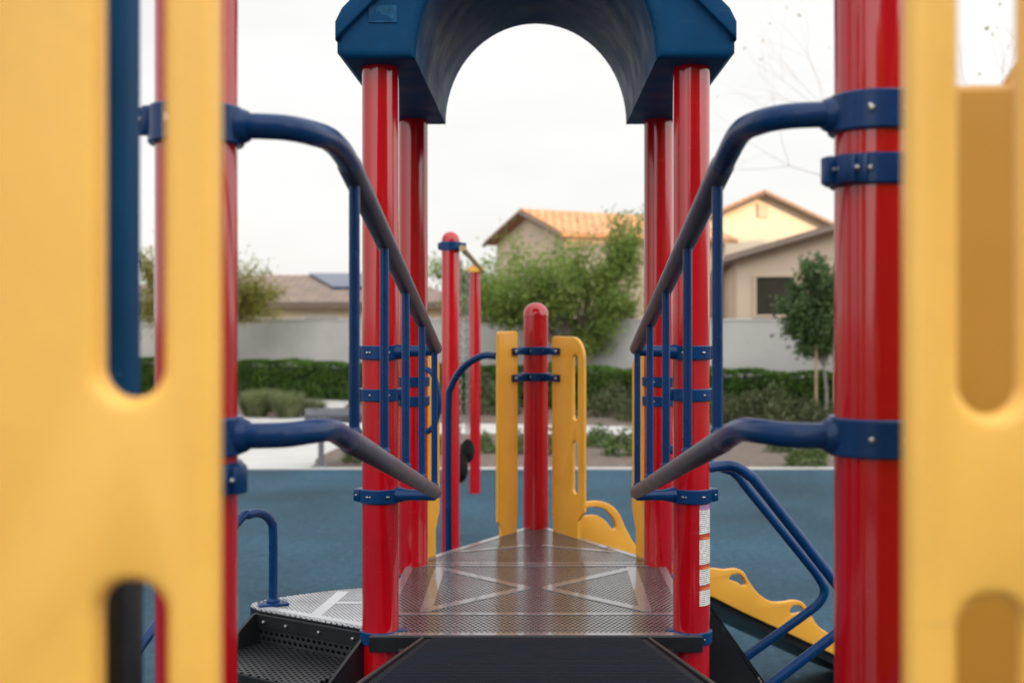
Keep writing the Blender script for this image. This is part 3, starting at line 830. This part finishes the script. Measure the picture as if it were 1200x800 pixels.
def swing(loc, label):
    t = thing('bucket_swing', loc, label, 'swing', 'bucket swings hanging from the red swing frame')
    x, y, z = loc
    b = MB(); n = 20; prof = []
    for zz, ra, rb in ((.16, .072, .09), (.13, .076, .095), (.08, .072, .09), (.03, .055, .07), (0.0, .02, .02)):
        prof.append([(x + ra*math.cos(2*math.pi*i/n), y + rb*math.sin(2*math.pi*i/n), z + zz + (.07*abs(math.sin(math.pi*i/n*2 + 0))**2 if zz > .15 else 0)) for i in range(n)])
    inner = [[(x + (vx-x)*.88, y + (vy-y)*.88, vz + (.0 if k == 0 else .012)) for vx, vy, vz in ring] for k, ring in enumerate(prof)]
    rings = prof[::-1] + inner
    vs = [v for r_ in rings for v in r_]; fs = []
    for k in range(len(rings) - 1):
        for i in range(n): fs.append((k*n+i, k*n+(i+1) % n, (k+1)*n+(i+1) % n, (k+1)*n+i))
    fs += [tuple(range(n))[::-1], tuple((len(rings)-1)*n + i for i in range(n))]
    b.faces(vs, fs); b.build('seat', SWINGBLACK, t, 40)
    for sy in (-1, 1):
        c = MB(); a = Vector((x, y + sy * .13, z + .30)); e = Vector((x, y + sy * .22, 2.49)); L = (e - a).length; d = (e - a).normalized(); k = int(L / .045)
        for i in range(k):
            p = a + d * (i + .5) * L / k; side = Vector((1, 0, 0)) if i % 2 else Vector((0, 1, 0))
            side = (side - d * side.dot(d)).normalized()
            q = [p + d * .027 * math.cos(2*math.pi*j/8) + side * .012 * math.sin(2*math.pi*j/8) for j in range(9)]
            c.tube(q, .0045, 5, cap=False)
        c.build('chain', CHAIN, t)
    return t
swing((-.635, 9.6, .64), 'black bucket swing on long chains, nearer of the two under the beam')
swing((-.675, 11.4, .58), 'black bucket swing on long chains, farther of the two under the beam')

# ------------------------------------------------------------------ bench
bench = thing('park_bench', (-2.2, 15.9, 0), 'grey metal bench with a perforated back at the edge of the rubber', 'bench')
BENCHPERF = perforated('bench_perforated_steel', (.12, .125, .14), (.03, .03, .032), .45, .03, .3, coat=0)
xl, xr = px(358, 480, 15.6).x, px(484, 480, 15.6).x
b = MB(); b.box(((xl+xr)/2, 15.55, .70), (xr-xl, .035, .20), Matrix.Rotation(R(-8), 3, 'X'), .015); b.build('backrest', BENCHPERF, bench)
b = MB(); b.box(((xl+xr)/2, 15.80, .45), (xr-xl, .40, .035), None, .012); b.build('seat', BENCHPERF, bench)
for x in (xl + .21, xr - .21):
    b = MB(); b.box((x, 15.60, .36), (.07, .07, .70), None, .008); b.box((x, 15.78, .425), (.05, .36, .03), None, .004); b.box((x, 15.66, .012), (.14, .2, .02), None, .004)
    b.build('leg', BENCHGREY, bench)

# ------------------------------------------------------------------ ground
def sheet(name, poly, z0, z1, mat, label, cat, origin=None):
    b = MB(); b.prism(poly, z0, z1); o = b.build(name, mat)
    return tag(o, label, cat, None, 'structure')
b = MB(); b.faces([(-400, -300, -.02), (400, -300, -.02), (400, 600, -.02), (-400, 600, -.02)], [(0, 1, 2, 3)])
tag(b.build('ground', EARTH), 'dry brown earth stretching past the houses', 'ground', None, 'structure')
YE = 15.35
edge = [(-14, YE - .25), (-9, YE - .05), (-3, YE), (3, YE), (8, YE + .08), (14, YE + .1)]
sheet('rubber_surface', [(-14, -9), (14, -9)] + edge[::-1], -.015, 0, RUBBER, 'blue rubber safety surface under the play equipment', 'play surface')
kb = [(x, y + .004) for x, y in edge] + [(x, y + .15) for x, y in edge[::-1]]
sheet('kerb', kb, -.015, .012, CONCRETE, 'thin pale concrete kerb round the blue rubber', 'kerb')
sheet('planting_bed', [(-16, YE + .16), (14.1, YE + .27), (20, 33), (-24, 36)], -.018, -.006, MULCH, 'brown mulch bed with shrubs in front of the wall', 'planting bed')
def g(x, y):
    d = EYE * F / (y - 373.0); return ((x - 628) * d / F, d)
walk = smooth2([g(60, 548), g(200, 548), g(352, 548), g(372, 536), g(402, 522), g(440, 511), g(560, 507.5), g(700, 509), g(742, 508), g(760, 504), g(730, 499.5), g(600, 497), g(470, 494), g(405, 481), g(414, 468), g(414, 463), g(372, 464), g(350, 470), g(385, 480), g(360, 488), g(280, 488), g(100, 487)], 5)
sheet('footpath', walk, -.012, .004, CONCRETE, 'pale concrete footpath curving through the planting', 'path')

# unseen rise, added to keep the low sun off the playground
def sun_blocker():
    sd = Vector((.8, -.6, 0)); t = Vector((.6, .8, 0)); vs = []; fs = []
    us = np.linspace(-420, 300, 121)
    ws = [90, 130, 165, 190, 205, 260, 340]; hs = [-.5, 5, 12.5, 18.0, BLOCKERH, 17.0, -.5]
    for a in us:
        nz = .18 * math.sin(a * .35) + .12 * math.sin(a * .9 + 1) + .1 * math.sin(a * 2.1)
        for w, h in zip(ws, hs):
            p = sd * w + t * a; k = min(1, max(0, (12 - a) / 80)); k = k * k * (3 - 2 * k)       # raised straight behind to darken reflections in the posts
            vs.append((p.x, p.y, (h * (1 + 3.6 * k) + nz * (1 + 12 * k)) if h > 0 else h))
    m = len(ws)
    for i in range(len(us) - 1):
        for j in range(m - 1): fs.append((i*m+j, (i+1)*m+j, (i+1)*m+j+1, i*m+j+1))
    b = MB(); b.faces(vs, fs); tag(b.build('sun_blocker', BLOCKERGRASS), 'added unseen rise behind the camera that blocks the low sun', 'sun_blocker', None, 'structure')
BLOCKERH = 4.55 + (205 + 24) * math.tan(R(4.5))
sun_blocker()

# ------------------------------------------------------------------ boundary wall, hedge
WA, WB = Vector((-17.5, 36.0, 0)), Vector((14, 21.2, 0))
wd = (WB - WA).normalized(); wn = Vector((wd.y, -wd.x, 0))      # towards the camera
b = MB(); L = (WB - WA).length; rot = Matrix.Rotation(math.atan2(wd.y, wd.x), 3, 'Z')
b.box((0, 0, .97), (L, .2, 1.94)); b.box((0, 0, 1.965), (L, .24, .05), None, .008, 1)
o = b.build('block_wall', BLOCK); o.location = (WA + WB) / 2; o.rotation_euler = (0, 0, math.atan2(wd.y, wd.x))
tag(o, 'long grey block wall between the park and the houses', 'wall')

def leaves(name, P, size, mat, parent=None, label=None, cat=None, loc=None, aspect=.5, up=0.0, group=None):
    """one mesh of many small leaf faces; P is an (n, 3) array of leaf positions"""
    n = len(P)
    a = rng.normal(size=(n, 3)); a[:, 2] += up; a /= np.linalg.norm(a, axis=1)[:, None]
    c = np.cross(a, rng.normal(size=(n, 3))); c /= np.linalg.norm(c, axis=1)[:, None]
    s = size * rng.uniform(.6, 1.4, n)[:, None]
    A, C = a * s * .5, c * s * .5 * aspect
    V = np.stack([P - A, P + C * 1.0 - A * .1, P + A, P - C * 1.0 - A * .1], 1).reshape(-1, 3)
    return leafmesh(name, V, n, mat, parent, label, cat, loc, group)
def leafmesh(name, V, n, mat, parent=None, label=None, cat=None, loc=None, group=None):
    me = bpy.data.meshes.new(name)
    me.vertices.add(4*n); me.vertices.foreach_set('co', V.astype(np.float32).ravel())
    me.loops.add(4*n); me.loops.foreach_set('vertex_index', np.arange(4*n, dtype=np.int32))
    me.polygons.add(n); me.polygons.foreach_set('loop_start', np.arange(0, 4*n, 4, dtype=np.int32))
    me.materials.append(mat); me.update(); me.validate()
    o = link(name, me, parent)
    if loc is not None: o.location = loc
    return tag(o, label, cat, group)

# clipped hedge: dense leaf box with a rough dark twig core
HA, HB = WA + wd * 1.0 + wn * 1.35, WB - wd * .5 + wn * 1.35
hl = (HB - HA).length
hedge = thing('hedge', tuple((HA + HB) / 2), 'long clipped green hedge running in front of the grey block wall', 'hedge')
n = 52000
t = rng.uniform(0, hl, n); face = rng.uniform(0, 1, n)
bul = 1 + .10 * np.sin(t * 2.6) + .07 * np.sin(t * 6.1 + 1)
top = .93 + .03 * np.sin(t * 1.7) + .025 * np.sin(t * 5.3)
dep = np.where(face < .6, -.38 * bul + np.abs(rng.normal(0, .05, n)), rng.uniform(-.38, .38, n) * bul)
h = np.where(face < .6, rng.uniform(.03, 1, n) ** .9 * top, top - np.abs(rng.normal(0, .045, n)))
P = np.array(HA)[None] + np.array(wd)[None] * t[:, None] - np.array(wn)[None] * dep[:, None] + np.array([0, 0, 1.])[None] * h[:, None]
leaves('foliage', P, .075, LEAF_HEDGE, hedge, aspect=.6)
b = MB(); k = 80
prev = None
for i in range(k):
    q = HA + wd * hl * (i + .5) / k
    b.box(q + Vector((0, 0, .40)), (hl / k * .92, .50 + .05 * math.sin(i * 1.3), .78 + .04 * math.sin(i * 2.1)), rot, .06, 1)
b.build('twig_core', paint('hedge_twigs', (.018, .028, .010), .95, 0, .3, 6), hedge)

# ------------------------------------------------------------------ houses
def gable_house(name, gc, u, half, length, zg, zr, over, wallm, roofm, label, windows=(), vent=False):
    """gc: ground point under the middle of the visible gable; u: ridge direction away from it"""
    u = Vector((u[0], u[1], 0)).normalized(); v = Vector((u.y, -u.x, 0)); gc = Vector((gc[0], gc[1], 0))
    t = thing(name, tuple(gc), label, 'house')
    W = lambda a, c, z: gc + u * a + v * c + Vector((0, 0, z))
    b = MB(); pr = [(-half, 0), (half, 0), (half, zg), (0, zr), (-half, zg)]
    vs = [W(0, c, z) for c, z in pr] + [W(length, c, z) for c, z in pr]
    b.faces(vs, [(0, 1, 2, 3, 4), (9, 8, 7, 6, 5)] + [(i, (i+1) % 5, 5+(i+1) % 5, 5+i) for i in (0, 1, 4)])
    wl = b.build('wall', wallm, t, 20)
    sl = (zr - zg) / half
    rf = None
    for s in (1, -1):
        me = MB(); th = .16
        e = half + over
        q = [(-over, 0, zr + .03), (length + over, 0, zr + .03), (length + over, s*e, zr - sl*e + .03), (-over, s*e, zr - sl*e + .03)]
        vs = [W(a, c, z) for a, c, z in q] + [W(a, c, z + th) for a, c, z in q]
        me.faces(vs, [(3, 2, 1, 0), (4, 5, 6, 7)] + [(i, (i+1) % 4, 4+(i+1) % 4, 4+i) for i in range(4)])
        # tile material runs along the object's own x, so build it in ridge space
        rf = me.build('roof', roofm, t, 20)
    for s in (1, -1):
        f = MB(); e = half + over
        p, q = W(-over - .02, 0, zr + .02), W(-over - .02, s*e, zr - sl*e + .02)
        f.tube([p, q], .09, 4); f.build('fascia', FASCIA, rf)
    for (where, a, z0, z1, w_) in windows:
        f = MB()
        if where == 'g':
            c0, n_, along = W(0, a, (z0+z1)/2), -u, v
        else:
            c0, n_, along = W(a, half if where == 'r' else -half, (z0+z1)/2), v if where == 'r' else -v, u
        rr = Matrix.Rotation(math.atan2(along.y, along.x), 3, 'Z')
        for (ca, cz, sa, sz) in ((0, (z1-z0)/2 + .03, w_ + .16, .07), (0, -(z1-z0)/2 - .03, w_ + .16, .07), (w_/2 + .03, 0, .07, z1-z0), (-w_/2 - .03, 0, .07, z1-z0), *([] if w_ < 1.15 else [(0, 0, .04, z1-z0)])):
            f.box(c0 + n_ * .03 + along * ca + Vector((0, 0, cz)), (sa, .10, sz), rr, .005, 1)
        wf = f.build('window', wallm if w_ < 1.15 else FASCIA, wl)
        gl = MB(); gl.box(c0 + n_ * .006, (w_, .03, z1 - z0), rr); gl.build('window_glass', WINDOWDARK, wl)
    if vent:
        f = MB(); rr = Matrix.Rotation(math.atan2(v.y, v.x), 3, 'Z')
        f.box(W(0, 0, zg + (zr-zg) * .62) - u * .04, (.42, .08, .55), rr, .01, 1); f.build('gable_vent', STUCCO, wl)
    return t
# centre house, its gable turned to the left
gable_house('house', (-.25, 42), (.866, .5), 2.5, 7, 4.88, 5.78, .35, STUCCO, TILETERRA, 'tan gabled house with sunlit terracotta roof behind the feathery tree',
            [('r', 2.2, 1.3, 2.6, 1.2), ('r', 5.2, 1.2, 2.6, 1.3)])
# right house with its long gable facing the park
gable_house('house', (11.4, 33), (.12, 1), 5.6, 11, 3.72, 5.35, .35, STUCCO, TILEBROWN, 'beige single storey house with dark window behind the staked tree',
            [('g', -4.5, 2.1, 3.2, 1.1), ('g', 1.5, 1.4, 2.8, 1.8)])
# sunlit two-storey gable behind it
gable_house('house', (9.2, 47), (-.06, 1), 3.7, 11, 5.3, 7.0, .3, STUCCOPALE, TILETERRA, 'pale house whose tall sunlit gable rises behind the beige house',
            [('g', -3.0, 1.2, 2.6, 1.4)], True)
# left low house, roof slope towards the park
def low_house():
    x0, x1, y0, y1 = -15.5, -2.6, 39.0, 46.0
    t = thing('house', (-9, 39, 0), 'low cream house with brown tiled roof and a blue solar panel', 'house')
    b = MB(); b.box(((x0+x1)/2, (y0+y1)/2, 1.2), (x1-x0, y1-y0, 2.4)); wl = b.build('wall', STUCCOYEL, t)
    e = .45; ze, zr, ym = 2.40, 3.45, (y0+y1)/2
    rf = MB()
    def slab(q):
        vs = [Vector(p) for p in q] + [Vector(p) + Vector((0, 0, .14)) for p in q]; k = len(q)
        rf.faces(vs, [tuple(range(k))[::-1], tuple(range(k, 2*k))] + [(i, (i+1) % k, k+(i+1) % k, k+i) for i in range(k)])
    slab([(x0-e, y0-e, ze), (x1+e, y0-e, ze), (x1-2.6, ym, zr), (x0+2.6, ym, zr)])
    slab([(x1+e, y1+e, ze), (x0-e, y1+e, ze), (x0+2.6, ym, zr), (x1-2.6, ym, zr)])
    slab([(x0-e, y1+e, ze), (x0-e, y0-e, ze), (x0+2.6, ym, zr)])
    slab([(x1+e, y0-e, ze), (x1+e, y1+e, ze), (x1-2.6, ym, zr)])
    rf = rf.build('roof', TILEBROWN, t, 20)
    b = MB(); b.box(((x0+x1)/2, y0-e-.02, ze+.05), (x1-x0+2*e, .06, .2)); b.build('fascia', FASCIA, rf)
    # panel array lying on the front slope
    sl = (zr - ze) / (ym - y0 + e)
    def S(x, k): return Vector((x, y0 - e + k * (ym - y0 + e), ze + k * (zr - ze) + .14))
    b = MB(); b.mi = 1
    a0, a1, b1, b0 = S(-7.05, .44), S(-4.7, .44), S(-5.3, .97), S(-8.3, .97)
    q = [a0, a1, b1, b0]; vs = [p + Vector((0, 0, .03)) for p in q] + [p + Vector((0, 0, .10)) for p in q]
    b.mi = 0; b.faces(vs, [(3, 2, 1, 0), (4, 5, 6, 7)] + [(i, (i+1) % 4, 4+(i+1) % 4, 4+i) for i in range(4)])
    b.build('solar_panel', [SOLAR], rf)
    for xw in (-12.5, -7.2, -4.2):
        f = MB(); f.box((xw, y0 - .02, 1.55), (1.3, .08, 1.1), None, .01, 1); w = f.build('window', WINDOWFRAME, wl)
        gl = MB(); gl.box((xw, y0 - .045, 1.55), (1.14, .04, .94)); gl.build('window_glass', WINDOWDARK, wl)
low_house()

# ------------------------------------------------------------------ trees
def tree(name, base, clumps, nleaf, lsize, leafm, barkm, tr, label, cat='tree', seed=1, aspect=.5, split=.35, spread=.30, droop=.0, trunks=1):
    """clumps: (centre, radii, weight); limbs run from the trunk to clump points and leaves gather along them"""
    r_ = random.Random(seed); t = thing(name, tuple(base), label, cat)
    base = Vector(base); cen = sum((Vector(c) for c, _, _ in clumps), Vector()) / len(clumps)
    low = min((Vector(c).z - rd[2]) for c, rd, _ in clumps)
    fork = Vector((base.x + (cen.x - base.x) * .25, base.y, base.z + max(.5, (low - base.z) * .9)))
    b = MB(); b.tube([base - Vector((0, 0, .05)), base + Vector((0, 0, .06)), base + (fork - base) * .5 + Vector((.03, 0, 0)), fork], [tr * 1.5, tr * 1.1, tr * .9, tr * .75], 10, 4)
    pts = []; tot = sum(w for _, _, w in clumps)
    for c, rd, w in clumps:
        c = Vector(c); k = max(3, int(26 * w / tot * len(clumps) ** .5))
        for i in range(k):
            v = Vector((r_.gauss(0, 1), r_.gauss(0, 1), r_.gauss(0, 1))).normalized() * r_.uniform(.45, 1.0)
            e = c + Vector((v.x * rd[0], v.y * rd[1], v.z * rd[2]))
            mid = fork + (c - fork) * r_.uniform(.35, .7) + Vector((r_.gauss(0, .08), r_.gauss(0, .08), r_.uniform(.0, .15)))
            b.tube([fork, mid, (mid + e) / 2 + Vector((r_.gauss(0, .06), r_.gauss(0, .06), .06)), e - Vector((0, 0, droop))], [tr * .42, tr * .24, tr * .12, tr * .05], 5, 3)
            q = int(nleaf * w / tot / k)
            s = rng.uniform(.25, 1.08, q)[:, None]; m_ = np.array(mid); ee = np.array(e - Vector((0, 0, droop)))
            core = m_ + (ee - m_) * s
            cl = rng.normal(size=(q, 3)) * np.array(rd) * spread * (.55 + .45 * rng.uniform(size=(q, 1)))
            pts.append(core + cl)
    b.build('trunk', barkm, t)
    leaves('crown', np.concatenate(pts), lsize, leafm, t, aspect=aspect)
    return t
def C(x, y, d, rx, ry, w, dd=0): return (px(x, y, d + dd), (rx * d / F, rx * d / F * .8, ry * d / F), w)
D = 26.5
tree('feathery_tree', (1.13, D, 0), [C(692, 296, D, 62, 42, 1.3), C(620, 312, D, 62, 42, 1.6, -.5), C(545, 318, D, 44, 36, 1.6, .6), C(738, 272, D, 32, 36, 1.3), C(640, 350, D, 58, 32, 1.2, .4), C(688, 376, D, 36, 32, 1.3), C(560, 355, D, 44, 32, 1.3, -.4), C(724, 330, D, 40, 36, .9)],
     27000, .105, LEAF_MESQ, BARK, .07, 'wide feathery green tree in front of the terracotta roofed house', seed=3, aspect=.42, spread=.25, droop=.08)
D = 23.0
tree('staked_tree', (5.76, D, 0), [C(958, 325, D, 28, 32, 1), C(945, 372, D, 30, 30, 1), C(975, 372, D, 34, 36, 1.2), C(955, 402, D, 30, 22, .8), C(930, 355, D, 24, 30, .8), C(990, 340, D, 30, 36, .9)],
     13000, .10, LEAF_DARK, GREYBARK, .035, 'young dark green tree with dense crown held by two stakes', seed=5, aspect=.55, spread=.26)
for x, lab in ((956.5, 'thin wooden stake left of the young tree trunk'), (978, 'thin wooden stake right of the young tree trunk')):
    p = px(x, 490, D - .15); b = MB(); b.tube([(p.x, p.y, -.1), (p.x, p.y, 1.62)], .028, 8); b.lathe([(.028, 0), (.028, .01), (.012, .03)], (p.x, p.y, 1.62), 8)
    tag(b.build('tree_stake', STAKEWOOD, None, 35, (p.x, p.y, 0)), lab, 'stake', 'stakes holding the young tree')
D = 29.5
tree('wispy_tree', (-8.75, D, 0), [C(312, 345, D, 26, 28, 1.3), C(292, 332, D, 32, 32, 1.2), C(235, 320, D, 60, 60, 2), C(180, 340, D, 28, 60, 1.1), C(178, 300, D, 22, 30, .5)],
     16000, .09, LEAF_YEL, BARK, .06, 'wispy yellow green tree beside the low cream house', seed=8, aspect=.4, spread=.24, droop=.05)
# nearly bare tree on the right: thin twigs against the sky
def bare_tree():
    r_ = random.Random(4); base = Vector((6.95, 18, 0)); t = thing('bare_tree', tuple(base), 'nearly bare tree with thin pale twigs reaching into the sky', 'tree')
    b = MB(); ends = []
    def grow(p, d, L, r, k):
        q = p + d * L; m = (p + q) / 2 + Vector((r_.gauss(0, .04), r_.gauss(0, .04), r_.gauss(0, .04))) * L
        b.tube([p, m, q], [r, r * .85, r * .65], 5)
        if k == 0: ends.append(q); return
        for _ in range(3 if k > 1 else 2):
            nd = (d + Vector((r_.gauss(0, .5), r_.gauss(0, .5), r_.gauss(.02, .32)))).normalized()
            grow(q, nd, L * r_.uniform(.55, .8), r * .5, k - 1)
    grow(base, Vector((0.02, 0, 1)), 2.7, .034, 5)
    b.build('trunk', paint('pale_twig_bark', (.42, .38, .33), .95, 0, .2, 9), t)
    E = np.array([tuple(e) for e in ends]); P = E[rng.integers(0, len(E), 60)] + rng.normal(size=(60, 3)) * .02
    leaves('crown', P, .07, LEAF_YEL, t, aspect=.5)
bare_tree()

# ------------------------------------------------------------------ shrubs and grasses
def bush_points(n, rx, ry, h):
    v = rng.normal(size=(n, 3)); v /= np.linalg.norm(v, axis=1)[:, None]
    lob = 1 + .22 * np.sin(v[:, 0:1] * 5 + 1) * np.cos(v[:, 1:2] * 4) + rng.normal(0, .07, (n, 1))
    v *= lob * (.45 + .55 * rng.uniform(size=(n, 1)) ** .4)
    v[:, 2] = np.abs(v[:, 2]) * h; v[:, 0] *= rx; v[:, 1] *= ry
    return v
def grass_mesh(n, r, h):
    th = rng.uniform(0, 2*np.pi, n); rr = r * np.sqrt(rng.uniform(size=n)) * .45
    b0 = np.stack([rr*np.cos(th), rr*np.sin(th), np.zeros(n)], 1)
    out = rng.uniform(.3, 1.0, n); hh = h * rng.uniform(.55, 1.1, n)
    tip = b0 + np.stack([r*.75*out*np.cos(th), r*.75*out*np.sin(th), hh * (1.05 - .35*out)], 1)
    w = np.stack([-np.sin(th), np.cos(th), 0*th], 1) * .012
    mid = (b0 + tip) / 2 + np.array([0, 0, .12 * h])
    return np.concatenate([np.stack([b0 - w, b0 + w, mid + w, mid - w], 1), np.stack([mid - w, mid + w, tip + w*.2, tip - w*.2], 1)]).reshape(-1, 3), 2 * n
shr = leaves('low_shrub', bush_points(1500, .62, .5, .62), .075, LEAF_SHRUB)
per = leaves('leafy_plant', bush_points(700, .36, .32, .42), .075, LEAF_GREEN)  # green perennial built of separate loose leaf faces
V, ng = grass_mesh(900, .6, .75); gra = leafmesh('grass_clump', V, ng, LEAF_GRASS)
first = {shr.name: True, per.name: True, gra.name: True}
def plant(src, x, y, scl, label, cat, group):
    gx, gd = g(x, y)
    if first.pop(src.name, None): o = src
    else: o = src.copy(); COL.objects.link(o)
    o.location = (gx, gd, -.01); o.rotation_euler = (0, 0, random.uniform(0, 6.28)); o.scale = (scl, scl, scl * random.uniform(.85, 1.15))
    tag(o, label, cat, group)
GS = 'dusky low shrubs at the foot of the hedge'
for x, y, s, lab in ((290, 464, 1.0, 'dusky shrub below the hedge, just right of the left near red post'), (322, 463, 1.1, 'dusky shrub below the hedge, behind the left end of the grass mound'),
                     (356, 463, 1.0, 'dusky shrub below the hedge, where the path bends away'), (398, 466, .9, 'dusky shrub below the hedge, left of the first blue baluster'),
                     (470, 478, 1.0, 'dusky shrub below the hedge, seen between the left balusters'), (512, 482, 1.0, 'dusky shrub below the hedge, beside the nearer swing post'),
                     (572, 484, 1.1, 'dusky shrub below the hedge, right of the farther swing post'), (716, 486, 1.15, 'dusky shrub below the hedge, right of the slotted yellow panel'),
                     (752, 492, .9, 'dusky shrub below the hedge, behind the right middle post'), (836, 494, 1.0, 'dusky shrub below the hedge, left of the first right baluster'),
                     (872, 495, 1.0, 'dusky shrub below the hedge, left of the round low shrub'), (905, 496, 1.2, 'round low shrub below the hedge, left of the staked tree'),
                     (945, 497, .9, 'dusky shrub at the foot of the staked tree'), (1000, 500, 1.0, 'dusky shrub below the hedge, behind the right near red post')):
    plant(shr, x, y, s, lab, 'shrub', GS)
GG = 'ornamental grass clumps on the left mound'
for x, y, s, lab in ((300, 488, .80, 'grey green grass clump beside the left near red post'), (338, 489, .80, 'grey green grass clump in the middle of the mound by the path'), (366, 487, .6, 'grey green grass clump at the path end of the mound'),
                     (318, 482, .8, 'pale grass clump at the back of the mound'), (176, 500, .9, 'grass clump seen through the slot of the left yellow panel')):
    plant(gra, x, y, s, lab, 'grass clump', GG)
GP = 'fresh green plants in the mulch bed'
for x, y, s, lab in ((418, 540, .8, 'fresh green plant behind the grey bench'), (517, 531, .8, 'fresh green plant beside the nearer swing post'), (566, 529, .8, 'fresh green plant right of the farther swing post'),
                     (609, 530, .9, 'fresh green plant between the yellow panel and the apex post'), (646, 531, .9, 'fresh green plant just right of the apex post'), (702, 522, 1.0, 'fresh green plant right of the slotted yellow panel'),
                     (733, 532, 1.2, 'larger dusty plant beside the right back post'), (945, 545, 1.0, 'green plant at the kerb left of the right near post'), (915, 528, .8, 'small green plant in the mulch under the staked tree'), (975, 530, .9, 'green plant half hidden by the right near post')):
    plant(per, x, y, s * .78, lab, 'plant', GP)

# ------------------------------------------------------------------ light
SUN = Vector((.8, -.6, 0)); EL = R(4.5)
to_sun = Vector((SUN.x * math.cos(EL), SUN.y * math.cos(EL), math.sin(EL)))
ld = bpy.data.lights.new('sun', 'SUN'); ld.energy = 5.0; ld.angle = R(.53); ld.color = (1, .66, .36)
lo = bpy.data.objects.new('sun', ld); COL.objects.link(lo)
lo.rotation_euler = (-to_sun).to_track_quat('-Z', 'Y').to_euler()
w = bpy.data.worlds.new('World'); sc.world = w; w.use_nodes = True
nt = w.node_tree; L = nt.links.new; bg = nt.nodes['Background']
sky = nt.nodes.new('ShaderNodeTexSky'); sky.sky_type = 'NISHITA'; sky.sun_disc = False
sky.sun_elevation = EL; sky.sun_rotation = math.atan2(to_sun.x, to_sun.y)
tc = nt.nodes.new('ShaderNodeTexCoord')
# thin white overcast veil over the Nishita sky, brighter on the sunset side
dp = nt.nodes.new('ShaderNodeVectorMath'); dp.operation = 'DOT_PRODUCT'; dp.inputs[1].default_value = (to_sun.x * .75, to_sun.y * 1.35, .35)
L(tc.outputs['Generated'], dp.inputs[0])
mr = nt.nodes.new('ShaderNodeMapRange'); mr.inputs[1].default_value = -.5; mr.inputs[2].default_value = 1.0; mr.inputs[3].default_value = 8.0; mr.inputs[4].default_value = 25.0
L(dp.outputs['Value'], mr.inputs[0])
mp = nt.nodes.new('ShaderNodeMapping'); mp.inputs['Scale'].default_value = (1, 1, 3.2); L(tc.outputs['Generated'], mp.inputs[0])
no = nt.nodes.new('ShaderNodeTexNoise'); no.inputs['Scale'].default_value = 2.2; no.inputs['Detail'].default_value = 7; no.inputs['Roughness'].default_value = .55; L(mp.outputs[0], no.inputs['Vector'])
nr = nt.nodes.new('ShaderNodeMapRange'); nr.inputs[1].default_value = .3; nr.inputs[2].default_value = .7; nr.inputs[3].default_value = .9; nr.inputs[4].default_value = 1.06; L(no.outputs[0], nr.inputs[0])
mul = nt.nodes.new('ShaderNodeMath'); mul.operation = 'MULTIPLY'; L(mr.outputs[0], mul.inputs[0]); L(nr.outputs[0], mul.inputs[1])
vs = nt.nodes.new('ShaderNodeVectorMath'); vs.operation = 'SCALE'; vs.inputs[0].default_value = (1.0, .992, .98); L(mul.outputs[0], vs.inputs['Scale'])
mx = nt.nodes.new('ShaderNodeMix'); mx.data_type = 'RGBA'; mx.inputs[0].default_value = .88
L(sky.outputs[0], mx.inputs[6]); L(vs.outputs[0], mx.inputs[7]); L(mx.outputs[2], bg.inputs[0]); bg.inputs[1].default_value = .1

# ------------------------------------------------------------------ camera
cd = bpy.data.cameras.new('camera'); co = bpy.data.objects.new('camera', cd); COL.objects.link(co)
co.location = (0, 0, EYE); co.rotation_euler = (R(90), 0, 0)
cd.sensor_width = 36; cd.lens = 36 * F / 1200; cd.shift_x = -28 / 1200; cd.shift_y = -27 / 1200
cd.clip_start = .05; cd.clip_end = 2000
cd.dof.use_dof = True; cd.dof.focus_distance = 3.3; cd.dof.aperture_fstop = 2.8; cd.dof.aperture_blades = 7
sc.camera = co
sc.view_settings.view_transform = 'Standard'; sc.view_settings.look = 'None'; sc.view_settings.exposure = .45; sc.view_settings.gamma = 1
sc.view_settings.use_curve_mapping = False
sc.cycles.use_denoising = True
sc.cycles.max_bounces = 8; sc.cycles.diffuse_bounces = 4; sc.cycles.glossy_bounces = 4
